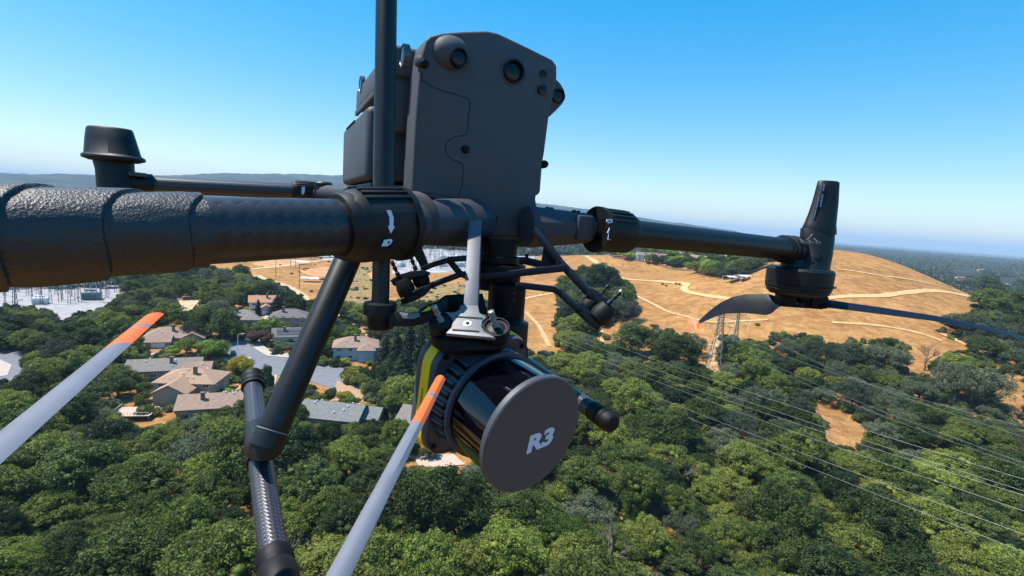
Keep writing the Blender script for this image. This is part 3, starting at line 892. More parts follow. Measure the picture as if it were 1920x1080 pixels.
# far wooded country beyond the hill
def far_protos():
    out = []
    for s in range(4):
        lob = crown_lobes(200 + s, 5.0, 1.5, 8.6, n=9, lr=(.34, .5))
        out.append((leaf_mesh('far_crown', lob, 160, 0.8, core=.9, m=L_far), None))
    for s in range(2):
        lob = [((0, 0, 1.5 + 13 * i / 8), 2.6 * (1 - i / 9.5) + .3) for i in range(9)]
        out.append((leaf_mesh('far_crown', lob, 120, 0.6, core=.9, m=L_far), None))
    return out
fp = []
FARCLEAR = [[(1788, 498), (1834, 500), (1832, 526), (1780, 524)], [(1860, 516), (1905, 518), (1905, 548), (1862, 545)]]
for k in range(80000):
    d = 560 + 7600 * rng.random() ** 2.0; a = R(rng.uniform(-54, 54))
    x, y = d * math.sin(a), d * math.cos(a)
    f = min(1, max(0, (d - 700) / 800)); z = terr(x, y)
    z = z * (1 - f) + f * (noise.noise(Vector((x / 900, y / 900, 3))) * 14 - 6)
    px, py, dd = proj((x, y, z + 5))
    if px < -250 or px > 2150: continue
    if d < 900 and terr(x, y) > 6: continue
    if noise.noise(Vector((x / 130, y / 130, 1))) < -0.42: continue
    bad = d < 1000 and (inside(px, py, CLEAR[1]) or inside(px, py, CLEAR[7])) or any(inside(px, py, c) for c in FARCLEAR)
    if bad: continue
    con = rng.random() < .25
    fp.append((x, y, z, rng.uniform(.7, 1.5) * (1 + d / 4500), rng.uniform(.7, 1.3) * (1 + d / 14000), rng.random() * 6.28, rng.randrange(4, 6) if con else rng.randrange(0, 4)))
scatter('far_wood', fp, far_protos(), 'hazy wooded plain stretching to the horizon', 'wood')
# ================================================================== TOWN
ROOF = {}
def roof_mat(name, col):
    if name not in ROOF:
        m = mat(name, col, 0.9, noise_amt=0.18, noise_scale=1.1, spec=0.2)
        n, l = m.node_tree.nodes, m.node_tree.links
        tc = n.new('ShaderNodeTexCoord'); w = n.new('ShaderNodeTexWave'); w.bands_direction = 'Z'; w.inputs['Scale'].default_value = 2.6
        w.inputs['Distortion'].default_value = 0.6; w.inputs['Detail'].default_value = 2
        l.new(tc.outputs['Object'], w.inputs['Vector'])
        bp = n.new('ShaderNodeBump'); bp.inputs['Strength'].default_value = 0.5; bp.inputs['Distance'].default_value = 0.08
        l.new(w.outputs['Fac'], bp.inputs['Height']); l.new(bp.outputs[0], n['Principled BSDF'].inputs['Normal'])
        ROOF[name] = m
    return ROOF[name]
M_glass = mat('window_glass', (0.03, 0.04, 0.05), 0.12, spec=0.8)
M_wtrim = mat('white_trim', (0.72, 0.72, 0.70), 0.6)
M_vent = mat('white_vent', (0.75, 0.75, 0.74), 0.5)
M_solar = mat('solar_panel', (0.05, 0.055, 0.07), 0.5, spec=0.3)
M_brick = mat('chimney_brick', (0.20, 0.13, 0.10), 0.9, noise_amt=0.3, noise_scale=4)
def wall_mat(name, col):
    return MATS.get(name) or mat(name, col, 0.85, noise_amt=0.06, noise_scale=1.5, spec=0.2)

def roof_mb(cx, cy, w, l, z, rise, kind, over=0.6, th=0.22):
    """ridge along x; kind gable or hip"""
    W, L = w / 2 + over, l / 2 + over
    ins = L if kind == 'hip' else 0.0
    ins = min(ins, W * 0.95)
    mb = MB(); rs = rise * (L / (l / 2))
    zb = z - rise * (over / (l / 2))
    o = [(cx - W, cy - L, zb), (cx + W, cy - L, zb), (cx + W, cy + L, zb), (cx - W, cy + L, zb), (cx - W + ins, cy, zb + rs), (cx + W - ins, cy, zb + rs)]
    u = [(a, b, c - th) for a, b, c in o]
    mb.add(o + u, [(0, 1, 5, 4), (1, 2, 5), (2, 3, 4, 5), (3, 0, 4), (6, 10, 11, 7), (7, 11, 8), (8, 11, 10, 9), (9, 10, 6),
                   (0, 6, 7, 1), (1, 7, 8, 2), (2, 8, 9, 3), (3, 9, 6, 0)] if kind == 'hip' else
           [(0, 1, 5, 4), (2, 3, 4, 5), (6, 10, 11, 7), (8, 11, 10, 9), (0, 6, 7, 1), (2, 8, 9, 3), (1, 7, 11, 5), (2, 5, 11, 8), (0, 4, 10, 6), (3, 9, 10, 4)])
    return mb
def wall_mb(cx, cy, w, l, h, rise, kind):
    mb = MB(); W, L = w / 2, l / 2
    if kind == 'hip':
        mb.box((cx, cy, h / 2 - 1.0), (w, l, h + 2))
    else:
        a = [(cx - W, cy - L, -2), (cx - W, cy + L, -2), (cx - W, cy + L, h), (cx - W, cy, h + rise), (cx - W, cy - L, h)]
        mb.prism(a, (w, 0, 0))
    return mb
def put(par, name, mb, m, **k):
    return build(name, mb, m, par, worldspace=False, **k)
def window(par, x, y, z, w, h, face):
    """face: 0 -y, 1 +y, 2 -x, 3 +x"""
    ax = {0: (0, -1), 1: (0, 1), 2: (-1, 0), 3: (1, 0)}[face]
    t = (ax[1], ax[0]); t = (abs(t[0]), abs(t[1]))
    def bx(off, ww, hh, d, dz=0, dx=0):
        c = (x + ax[0] * off + t[0] * dx, y + ax[1] * off + t[1] * dx, z + dz)
        return c, (t[0] * ww + abs(ax[0]) * d, t[1] * ww + abs(ax[1]) * d, hh)
    g = MB(); g.box(*bx(0.02, w, h, 0.06)); wn = put(par, 'window', g, M_glass, smooth=False)
    f = MB()
    for dz in (-h / 2, h / 2): f.box(*bx(0.05, w + 0.2, 0.12, 0.12, dz))
    for dx in (-w / 2, 0, w / 2): f.box(*bx(0.052, 0.1, h - 0.12, 0.11, 0, dx))
    put(wn, 'frame', f, M_wtrim, smooth=False)

def house(px, py, w, l, yaw, h, rise, kind, roofc, wallc, label, up=4.0, wings=(), vents=5, chim=True, win=True, garage=None, seed=0, solar=False, name='house'):
    r = random.Random(seed + int(px)); g = G(px, py, up)
    e = empty(name, g, R(yaw))
    tag(e, label, 'house' if name == 'house' else name.replace('_', ' '))
    rm, wm = roof_mat('roof_' + roofc[0], roofc[1]), wall_mat('wall_' + wallc[0], wallc[1])
    put(e, 'wall', wall_mb(0, 0, w, l, h, rise - .25, kind), wm, smooth=False)
    rf = put(e, 'roof', roof_mb(0, 0, w, l, h, rise, kind), rm, smooth=False)
    for (cx, cy, ww, ll, hh, rr, kk, turn) in wings:
        wmb, rmb = wall_mb(0, 0, ww, ll, hh, rr - .25, kk), roof_mb(0, 0, ww, ll, hh, rr, kk)
        for b in (wmb, rmb):
            if turn: b.v = [(-y + cx, x + cy, z) for x, y, z in b.v]
            else: b.v = [(x + cx, y + cy, z) for x, y, z in b.v]
        put(e, 'wing_wall', wmb, wm, smooth=False); put(e, 'wing_roof', rmb, rm, smooth=False)
    if chim:
        c = MB(); cx, cy = w * r.uniform(-.3, .3), -l * .2
        c.box((cx, cy, h + rise * .6), (1.0, .8, rise * 1.6)); c.box((cx, cy, h + rise * 1.4 + .1), (1.2, 1.0, .2))
        put(rf, 'chimney', c, M_brick, smooth=False)
    for k in range(vents):
        x, y = w * r.uniform(-.38, .38), l * r.uniform(-.38, .38)
        if kind == 'hip': x *= .6
        z = h + rise * (1 - abs(y) / (l / 2))
        v = MB(); v.lathe((x, y, z - .2), (0, 0, 1), [(0, .1), (.5, .1), (.5, .24), (.68, .2)], 8); put(rf, 'vent', v, M_vent)
    if solar:
        s = MB(); sl_ = math.atan2(rise, l / 2)
        for i in range(4):
            for j in range(2):
                x = -w * .3 + i * w * .2; y = -l / 2 * (.3 + .4 * j)
                z = h + rise * (1 - abs(y) / (l / 2)) + .14
                s.box((x, y, z), (w * .19, l * .19, .05), (Vector((1, 0, 0)), Vector((0, math.cos(sl_), math.sin(sl_))), Vector((0, -math.sin(sl_), math.cos(sl_)))))
        put(rf, 'solar_panel', s, M_solar, smooth=False)
    if win:
        nst = 2 if h > 4.2 else 1
        for st in range(nst):
            z = 1.5 + st * 2.8
            for face, L_ in ((0, w), (2, l), (3, l)):
                k = max(1, int(L_ // 4.2))
                for i in range(k):
                    t = (i + .5) / k * L_ - L_ / 2
                    p = {0: (t, -l / 2), 2: (-w / 2, t), 3: (w / 2, t)}[face]
                    window(e, p[0], p[1], z, min(1.7, L_ / k * .5), 1.25, face)
    if garage:
        d = MB(); fx, fy = garage; d.box((fx, fy - .03, 1.15), (4.6, .1, 2.2)); put(e, 'garage_door', d, M_wtrim, smooth=False)
    PLACED.append((g.x, g.y, w / 2))
    return e

BR, GY, GN, TN, OR_, DK = ('brown', (0.30, 0.205, 0.155)), ('grey', (0.215, 0.185, 0.165)), ('green_grey', (0.185, 0.19, 0.18)), ('tan', (0.37, 0.235, 0.16)), ('orange', (0.40, 0.21, 0.13)), ('dark_grey', (0.16, 0.14, 0.13))
WB, WT, WW, WBL, WG = ('beige', (0.33, 0.27, 0.20)), ('tan', (0.36, 0.28, 0.21)), ('white', (0.62, 0.62, 0.62)), ('blue', (0.34, 0.43, 0.48)), ('grey', (0.24, 0.25, 0.26))
house(325, 622, 19, 12, 22, 3.2, 3.0, 'hip', BR, WG, 'brown hip-roofed house behind the orange blade tip, with a low garage wing', wings=[(-3, -8, 8, 6, 2.8, 1.6, 'gable', 0), (8, -3, 8, 8, 3.0, 2.2, 'gable', 1)], garage=(-3, -11))
house(312, 681, 21, 11, 24, 3.4, 2.4, 'gable', GY, WG, 'long grey-brown roofed house between the hip-roofed house and the tan house', vents=7)
house(362, 712, 17, 12, 8, 5.2, 2.7, 'hip', TN, WT, 'large tan two-storey house with warm brown roof and beige gable wing', wings=[(-1, -6, 13, 9, 4.2, 2.4, 'gable', 1)], vents=6, seed=3)
house(402, 748, 17, 11, 22, 3.6, 2.3, 'gable', BR, WT, 'low brown-roofed house in front of the tan two-storey house', vents=8, seed=1)
house(372, 684, 8, 8, 20, 3.2, 2.0, 'gable', BR, WG, 'small brown-roofed garage beside the pond garden', vents=2, chim=False, name='garage')
house(458, 586, 11, 9, 20, 3.4, 2.2, 'hip', GY, WG, 'small grey-roofed house left of the narrow cypress', wings=[(4, -7, 8, 6, 2.8, 1.6, 'hip', 0)], vents=2)
house(495, 568, 14, 11, 26, 5.6, 2.6, 'gable', OR_, WW, 'white-walled house with pale orange roof among the cypresses', wings=[(1, -8, 7, 6, 3.2, 1.8, 'gable', 1)], vents=2, garage=(1, -12))
house(545, 592, 17, 12, 14, 4.6, 3.0, 'hip', DK, WG, 'dark grey hip-roofed house behind the landing strut', vents=2)
house(545, 622, 14, 11, 24, 3.4, 2.4, 'gable', DK, WW, 'house with solar panels on its dark roof beside the landing strut', solar=True, vents=1)
house(668, 650, 17, 12, 16, 5.6, 2.8, 'hip', BR, WBL, 'blue-walled two-storey house with grey-brown hip roof', wings=[(4, -6, 6, 6, 5.2, 1.8, 'hip', 1), (11, -1, 6, 7, 3.0, 1.6, 'gable', 0)], vents=6)
house(628, 766, 17, 11, -4, 3.4, 2.6, 'gable', GN, WG, 'green-grey roofed house with many roof vents below the tan driveway', wings=[(9, 2, 8, 8, 3.1, 1.9, 'gable', 0)], vents=9, seed=5, chim=False)
house(812, 788, 17, 11, -12, 5.0, 2.5, 'gable', GY, WG, 'grey-roofed house partly hidden by the left edge of the scanner', vents=5, chim=False)
house(662, 590, 10, 8, 20, 3, 2, 'gable', WW, WW, 'small white-roofed outbuilding behind the landing strut', vents=0, chim=False, win=False, up=2, name='outbuilding')

# deck with railings
g = G(254, 772, 1.5); e = empty('deck', g, R(14)); tag(e, 'pale pink timber deck with a railing below the tan house', 'deck')
m = MB(); m.box((0, 0, 1.5), (9.5, 7, .25)); put(e, 'floor_boards', m, M_pink, smooth=False)
m = MB()
for x in (-4.5, 0, 4.5):
    for y in (-3.3, 3.3): m.box((x, y, .5), (.2, .2, 2.0 - .26))
put(e, 'post', m, M_brick, smooth=False)
m = MB(); m.box((0, -3.45, 2.6), (9.5, .08, .08)); m.box((-4.7, 0, 2.6), (.08, 6.8, .08))
for i in range(14): m.box((-4.6 + i * .7, -3.45, 2.1), (.06, .06, .95))
put(e, 'railing', m, M_wtrim, smooth=False)

# houses on the far side of the hill
FH = [(1345, 498, 24, 14, 20, GY, WB, 'large grey-roofed house right of the tall cypresses beyond the golden field'),
      (1372, 484, 20, 13, 35, GY, WW, 'grey-roofed house behind the large one beyond the field'),
      (1240, 483, 18, 12, 10, OR_, WB, 'terracotta-roofed house in the middle of the far suburb'),
      (1283, 468, 18, 12, -20, GY, WW, 'pale grey house under the middle of the right arm'),
      (1222, 472, 16, 11, 30, GY, WB, 'grey house left of the terracotta-roofed one'),
      (1340, 476, 16, 11, 12, TN, WB, 'tan house close under the right arm'),
      (1390, 474, 18, 12, 0, BR, WW, 'brown-roofed house at the right of the far suburb'),
      (1185, 466, 18, 12, 24, BR, WW, 'brown-roofed house at the left of the far suburb'),
      (1262, 477, 17, 12, 15, GY, WW, 'white-walled house between the terracotta roof and the middle of the arm'),
      (1308, 486, 17, 12, -8, BR, WW, 'brown-roofed house left of the tall cypresses of the far suburb'),
      (1412, 484, 17, 12, 18, TN, WB, 'tan house near the right end of the far suburb'),
      (1205, 480, 16, 11, 5, GY, WW, 'grey-roofed house low at the left of the far suburb')]
for (px, py, w, l, yaw, rc, wc, lb) in FH:
    house(px, py, w, l, yaw, 5.4, 3.0, 'gable', rc, wc, lb, vents=0, win=True, seed=2, wings=[(w * .2, -l * .5, l * .6, l * .6, 4.2, 2.2, 'gable', 1)])
RED = ('red', (0.42, 0.10, 0.07))
house(1806, 520, 26, 9, -12, 3.6, 1.6, 'gable', RED, WW, 'long low white house with a red roof right of the golden hill', vents=0, chim=False)
house(1882, 534, 20, 12, 16, 5.2, 2.8, 'hip', GY, WG, 'slate grey hip-roofed house at the far right beyond the hill', vents=0, wings=[(-6, -6, 8, 7, 4.4, 2.2, 'gable', 1)])
house(1838, 505, 16, 9, 4, 3.6, 2.0, 'gable', BR, WB, 'small brown-roofed house behind the red-roofed one', vents=0, chim=False)

# barns, sheds, canopies in the dirt yards
def canopy(px, py, w, l, yaw, h, label, m=M_vent):
    g = G(px, py, h); e = empty('canopy', g, R(yaw)); tag(e, label, 'canopy')
    a = MB(); a.prism([(-w / 2, -l / 2, h), (-w / 2, 0, h + .6), (-w / 2, l / 2, h), (-w / 2, l / 2, h - .12), (-w / 2, 0, h + .48), (-w / 2, -l / 2, h - .12)], (w, 0, 0)); put(e, 'roof', a, m, smooth=False)
    for x in (-w / 2 + .3, w / 2 - .3):
        for y in (-l / 2 + .3, l / 2 - .3):
            p = MB(); p.box((x, y, h / 2 - .6), (.18, .18, h + 1.0 - .1)); put(e, 'post', p, M_wtrim, smooth=False)
canopy(582, 521, 13, 7, 8, 3.0, 'white canopy standing alone in the left golden field')
canopy(567, 490, 15, 6, 4, 3.0, 'low white shelter higher up in the left golden field')
canopy(434, 541, 22, 7, 12, 3.2, 'long pale roof of the open barn beside the grey oaks')
canopy(1376, 519, 13, 7, 20, 3.0, 'white awning at the fence corner of the far suburb')
canopy(1392, 517, 10, 6, 30, 3.0, 'smaller white awning right of the other at the fence corner')
canopy(606, 477, 26, 10, 4, 3.5, 'long dark shed roof near the top of the left field', M_solar)

# ------------------------------------------------------------------ cars
def car_proto(paint, name='parked_car'):
    e = empty(name, (0, 0, 0))
    def prof(pts, y0, y1, inset=0.0):
        b = MB(); n = len(pts)
        b.prism([(x, y0, z) for x, z in pts], (0, y1 - y0, 0)); return b
    body = [(-2.25, .32), (-2.28, .62), (-2.15, .86), (-1.2, .93), (1.05, .93), (1.75, .84), (2.22, .70), (2.27, .36), (1.85, .28), (-1.85, .28)]
    put(e, 'body', prof(body, -.88, .88), paint, bevel=.09, segs=3)
    g = MB(); lo = [(-1.55, .90), (1.1, .90)]; 
    ring = lambda z, x0, x1, hw: [Vector((x0, -hw, z)), Vector((x1, -hw, z)), Vector((x1, hw, z)), Vector((x0, hw, z))]
    g.loft([ring(.90, -1.7, 1.15, .80), ring(1.36, -1.15, .42, .63)]); put(e, 'windows', g, M_glass, bevel=.04)
    t = MB(); t.loft([ring(1.365, -1.15, .42, .64), ring(1.43, -1.02, .30, .58)]); put(e, 'cabin_roof', t, paint, bevel=.03)
    for sx in (-1.4, 1.42):
        for sy in (-.82, .82):
            w = MB(); w.lathe((sx, sy - .1, .32), (0, 1, 0), [(0, .2), (0, .32), (.2, .32), (.2, .2)], 16); wh = put(e, 'wheel', w, M_tyre)
            q = MB(); q.lathe((sx, sy - .11, .32), (0, 1, 0), [(0, .19), (.22, .19)], 12); put(wh, 'rim', q, M_vent)
    for sy in (-.6, .6):
        q = MB(); q.box((2.235, sy, .62), (.08, .34, .14)); put(e, 'headlight', q, M_vent, bevel=.02)
    return e
M_tyre = mat('tyre_rubber', (0.02, 0.02, 0.02), 0.8)
def paint(n, c): return mat(n, c, 0.28, coat=0.6)
CARS = [(437, 664, 118, (0.04, 0.11, 0.20), 'blue car parked at the kerb of the cul-de-sac', 'b'), (467, 678, 128, (0.72, 0.73, 0.74), 'white car parked in front of the yellow tree', 'w'),
        (519, 660, 8, (0.015, 0.015, 0.018), 'black car beside the pale kerb near the landing strut', 'k'), (523, 640, 6, (0.72, 0.72, 0.72), 'white car on the drive of the solar-panelled house', 'w2'),
        (250, 673, 20, (0.75, 0.75, 0.75), 'white car at the end of the long driveway on the left', 'w3'), (406, 640, 150, (0.45, 0.46, 0.48), 'silver car under the trees at the top of the cul-de-sac', 's')]
for (px, py, yaw, c, lb, nm) in CARS:
    e = car_proto(paint('car_paint_' + nm, c)); g = G(px, py); e.location = (g.x, g.y, g.z + .12); e.rotation_euler.z = R(yaw); tag(e, lb, 'car')

g = G(446, 664); e = empty('street_lamp', g); tag(e, 'thin grey street lamp standing in the cul-de-sac between the blue and white cars', 'street lamp')
m = MB(); m.tube([(0, 0, 0), (0, 0, 7.6), (.4, .1, 8.2), (1.6, .3, 8.4)], [.11, .08, .06, .05], 8); put(e, 'pole', m, MATS.get('white_trim'))
m = MB(); m.box((2.0, .36, 8.4), (.9, .3, .14)); put(e, 'lamp_head', m, MATS.get('white_trim'), bevel=.03)
# ------------------------------------------------------------------ pylons and power lines
M_steel = mat('galvanised_steel', (0.20, 0.19, 0.17), 0.6, metal=0.2, noise_amt=0.15, noise_scale=1)
M_wire = mat('aluminium_wire', (0.30, 0.30, 0.28), 0.5, metal=0.2)
M_wood = mat('pole_wood', (0.16, 0.11, 0.07), 0.9, noise_amt=0.2, noise_scale=3)
def lattice(mb, z0, z1, w0, w1, n, t):
    for i in range(n):
        a, b_ = z0 + (z1 - z0) * i / n, z0 + (z1 - z0) * (i + 1) / n
        wa, wb = w0 + (w1 - w0) * i / n, w0 + (w1 - w0) * (i + 1) / n
        ca = [(-wa, -wa, a), (wa, -wa, a), (wa, wa, a), (-wa, wa, a)]; cb = [(-wb, -wb, b_), (wb, -wb, b_), (wb, wb, b_), (-wb, wb, b_)]
        for k in range(4):
            mb.bar(ca[k], cb[k], t); mb.bar(ca[k], cb[(k + 1) % 4], t * .6); mb.bar(ca[(k + 1) % 4], cb[k], t * .6); mb.bar(cb[k], cb[(k + 1) % 4], t * .6)
def pylon(loc, yaw, h, label, t=.22, base=3.2, group=None):
    e = empty('lattice_pylon', loc, R(yaw)); tag(e, label, 'pylon', group)
    m = MB(); lattice(m, 0, h * .62, base, base * .32, 6, t); lattice(m, h * .62, h, base * .32, base * .2, 6, t * .8)
    put(e, 'tower', m, M_steel, smooth=False)
    for k, z in enumerate((.66, .79, .92)):
        a = MB(); L = h * (.17, .2, .15)[k]
        for s in (-1, 1):
            a.bar((0, 0, h * z), (s * L, 0, h * z), t * .7); a.bar((0, 0, h * (z + .05)), (s * L, 0, h * z), t * .6)
            for q in (.35, .7): a.bar((s * L * q, 0, h * z), (s * L * q * .8, 0, h * (z + .05 * (1 - q * .9))), t * .4)
        ca = put(e, 'crossarm', a, M_steel, smooth=False)
        for s in (-1, 1):
            i = MB(); i.lathe((s * L, 0, h * z - 2.2), (0, 0, 1), [(0, .05)] + sum([[(.3 * j, .05), (.3 * j + .08, .16), (.3 * j + .2, .05)] for j in range(7)], []), 6)
            put(ca, 'insulator', i, M_vent)
    return e
g1 = G(1340, 694); pylon(g1, -38, 28, 'tall steel lattice pylon below the orange tip of the right propeller')
g2 = G(1373, 680); pylon(g2, -38, 25, 'slimmer brownish lattice pylon just right of the tall one', t=.16, base=1.5)
for i, (px, py, h, lb) in enumerate([(380, 545, 34, 'grey lattice mast beside the dirt road at the far left'), (580, 486, 30, 'lattice pylon at the top of the left golden field'), (662, 478, 30, 'lattice pylon near the landing strut in the left field')]):
    pylon(G(px, py), 20 + i * 10, h, lb, t=.2, base=1.8)
def pole(px, py, h, label, arms=1, tw=0, group=None):
    g = G(px, py); e = empty('utility_pole', g, R(25)); tag(e, label, 'utility pole', group)
    for s in ((-2, 2) if tw else (0,)):
        m = MB(); m.tube([(s, 0, -1), (s, 0, h)], [.26, .17], 8); put(e, 'pole', m, M_wood)
    for k in range(arms):
        a = MB(); a.box((0, .22, h - 1 - k * 1.8), (6.5 if tw else 3.4, .16, .22)); put(e, 'crossarm', a, M_wood, smooth=False)
    return e
pole(517, 519, 24, 'tall single utility pole in the middle of the left golden field', 2)
pole(549, 502, 20, 'twin-legged utility pole standing in the left golden field', 2, 1)
pole(561, 541, 17, 'shorter utility pole beside the pale dirt road near the white canopy')
pole(478, 560, 12, 'grey street pole behind the orange-roofed house')
# wires: (start px, py, distance) -> (end px, py, distance)
def wire(a, b_, label, sag=2.5, r=.027, group='power lines crossing the wood'):
    A, B = P(*a), P(*b_); d = B - A; B = A + d * 1.02; m = MB()
    pts = [A.lerp(B, t / 24) + Vector((0, 0, -sag * 4 * (t / 24) * (1 - t / 24))) for t in range(25)]
    m.tube(pts, r, 6); o = build('power_line', m, M_wire, center=True); tag(o, label, 'power line', group); return o
for k, (a, b_) in enumerate([((1345, 628, 232), (1950, 876, 84)), ((1352, 640, 230), (1950, 884, 86)), ((1430, 626, 215), (1950, 826, 84)), ((1350, 616, 234), (1950, 806, 92))]):
    wire(a, b_, 'thin bright power line running from the lattice pylon to the right edge above the oaks', group='power lines from the lattice pylon')
for k, (a, b_) in enumerate([((960, 585, 260), (1950, 928, 84)), ((960, 598, 258), (1950, 936, 86)), ((960, 600, 262), (1950, 966, 80)), ((960, 628, 256), (1950, 1044, 74)), ((900, 600, 262), (1950, 1010, 78)), ((960, 570, 264), (1950, 906, 92))]):
    wire(a, b_, 'thin bright power line running from behind the scanner to the lower right edge', group='power lines from behind the scanner')
# ------------------------------------------------------------------ substations
M_trans = mat('transformer_green', (0.17, 0.22, 0.22), 0.6, noise_amt=0.1, noise_scale=1)
def gantry(loc, yaw, w, h, label, group):
    e = empty('substation_gantry', loc, R(yaw)); tag(e, label, 'gantry', group)
    for s in (-1, 1):
        m = MB(); m.bar((s * w / 2 - .7, 0, 0), (s * w / 2 - .2, 0, h), .2); m.bar((s * w / 2 + .7, 0, 0), (s * w / 2 + .2, 0, h), .2)
        for i in range(5):
            z = h * i / 5; m.bar((s * w / 2 - .6, 0, z), (s * w / 2 + .5, 0, z + h / 5), .1)
        put(e, 'column', m, M_steel, smooth=False)
    m = MB(); m.bar((-w / 2, 0, h), (w / 2, 0, h), .25); m.bar((-w / 2, 0, h - .9), (w / 2, 0, h - .9), .2)
    for i in range(8):
        x = -w / 2 + w * i / 8; m.bar((x, 0, h - .9), (x + w / 8, 0, h), .1)
    b = put(e, 'beam', m, M_steel, smooth=False)
    for x in (-w * .3, 0, w * .3):
        i_ = MB(); i_.lathe((x, 0, h - 3.2), (0, 0, 1), [(0, .12), (2.2, .12)], 6); put(b, 'insulator', i_, M_vent)
def transformer(loc, yaw, label, k=1.0, m_=None):
    e = empty('transformer', loc, R(yaw)); tag(e, label, 'transformer'); e.scale = (k, k, k)
    m = MB(); m.box((0, 0, 2.0), (7, 3.4, 3.6)); put(e, 'tank', m, m_ or M_trans, bevel=.1)
    for s in (-1, 1):
        m = MB()
        for i in range(9): m.box((-2.8 + i * .7, s * 2.1, 1.9), (.2, .7, 2.8))
        put(e, 'radiator', m, m_ or M_trans, smooth=False)
    for x in (-2, 0, 2):
        m = MB(); m.lathe((x, 0, 3.8), (0, 0, 1), [(0, .3), (.3, .3)] + sum([[(.3 + .3 * j, .14), (.4 + .3 * j, .28)] for j in range(5)], []), 10); put(e, 'bushing', m, M_vent)
    m = MB(); m.lathe((-2.6, 0, 4.8), (1, 0, 0), [(0, .55), (4.6, .55)], 12); put(e, 'conservator', m, m_ or M_trans)
transformer(G(172, 562), 20, 'green-grey transformer in the white yard under the taped arm', 1.15)
transformer(G(76, 570), 20, 'low white-topped transformer behind the airy oaks at the left', .9, M_vent)
for i in range(16):
    px = 2 + i * 14 + rng.uniform(-4, 4); py = 574 - (i % 4) * 9 - px * .04
    gantry(G(px, py), 20 + (i % 2) * 90, rng.uniform(8, 12), rng.uniform(8, 12), 'grey lattice gantry in the substation yard under the taped arm', 'gantries of the near substation')
for i in range(3):
    gantry(G([186, 216, 128][i], [558, 553, 566][i]), 24, 7, 16, 'tall grey gantry at the right edge of the near substation yard', 'tall gantries of the near substation')
for i in range(44):
    px = 746 + (i % 11) * 24 + rng.uniform(-5, 5); py = 504 - (i // 11) * 9 + rng.uniform(-2, 2) - max(0, px - 900) * .12
    gantry(G(px, py), 20 + (i % 2) * 90, rng.uniform(10, 16), rng.uniform(9, 15), 'pale grey gantry crowded in the far substation behind the gimbal', 'gantries of the far substation')
for i in range(12):
    transformer(G(758 + (i % 6) * 34 + rng.uniform(-8, 8), 500 - (i // 6) * 14), rng.uniform(0, 90), 'pale transformer box among the gantries of the far substation', 1.3, M_vent)
for o in [o for o in COL.objects if o.get('category') == 'transformer' and 'far substation' in o['label']]: o['group'] = 'transformers of the far substation'

# ------------------------------------------------------------------ garden trees and scrub filling the gaps
def clear_of_things(x, y, r):
    for (a, b_, c) in PLACED:
        if (a - x) ** 2 + (b_ - y) ** 2 < (c + r) ** 2 * .72: return False
    return True
NOGO = [CLEAR[11], CLEAR[12]]
n_g = 0
for k in range(2600):
    px, py = rng.uniform(240, 900), rng.uniform(560, 860)
    if not any(inside(px, py, c) for c in CLEAR[13:]) : continue
    if any(inside(px, py, c) for c in NOGO): continue
    g = G(px, py); r_ = rng.uniform(1.6, 3.4)
    if not clear_of_things(g.x, g.y, r_ + .8): continue
    kd = rng.choice(['bush', 'bush', 'greybush', 'lime', 'oak', 'yellowbush', 'oak'])
    plant(kd, g, r_, r_ * rng.uniform(.9, 1.5), {'bush': 'green garden bush beside the houses', 'greybush': 'greyish garden bush beside the houses', 'lime': 'light green garden tree between the houses',
          'oak': 'small green tree between the houses', 'yellowbush': 'yellow flowering bush beside the houses'}[kd], {'bush': 'green garden bushes', 'greybush': 'greyish garden bushes', 'lime': 'light garden trees', 'oak': 'small trees between the houses', 'yellowbush': 'yellow garden bushes'}[kd])
    PLACED.append((g.x, g.y, r_)); n_g += 1
    if n_g > 70: break
for k in range(90):
    if k < 55: px, py = rng.uniform(640, 705), rng.uniform(500, 640)
    else: px, py = rng.uniform(740, 900), rng.uniform(530, 560)
    g = G(px, py); r_ = rng.uniform(.9, 2.4)
    plant('greybush' if rng.random() < .6 else 'bush', g, r_, r_ * .9, 'low olive scrub bush on the dry slope behind the mast', 'scrub bushes on the dry slope')
for k in range(46):
    px, py = rng.uniform(440, 690), rng.uniform(478, 560)
    if not any(inside(px, py, c) for c in CLEAR[7:8]): continue
    g = G(px, py); r_ = rng.uniform(.7, 2.2)
    plant('greybush', g, r_, r_ * .9, 'small scattered bush in the left golden field', 'scattered bushes in the left field')
for (px, py) in [(1242, 534), (1249, 537), (1268, 533), (1274, 534), (1480, 517), (1462, 512), (1404, 521), (1560, 540), (1600, 640), (1420, 610)]:
    g = G(px, py); plant('bush', g, rng.uniform(1.0, 2.0), 1.5, 'dot-like bush in the open golden hill field', 'dot-like bushes on the golden hill')
fe = [G(*p) for p in ((1086, 474), (1150, 484), (1230, 495), (1300, 508), (1370, 522), (1420, 508), (1450, 498))]
m = MB()
for a_, b_ in zip(fe, fe[1:]):
    k_ = max(2, int((b_ - a_).length / 6))
    for j in range(k_):
        p, q_ = a_.lerp(b_, j / k_), a_.lerp(b_, (j + 1) / k_); p.z, q_.z = terr(p.x, p.y) + .8, terr(q_.x, q_.y) + .8
        m.bar(p, q_, .12, 2.0, up=Vector((0, 0, 1)))
tag(build('fence', m, M_wood, center=True, smooth=False), 'long dark wooden fence between the golden field and the far suburb', 'fence')
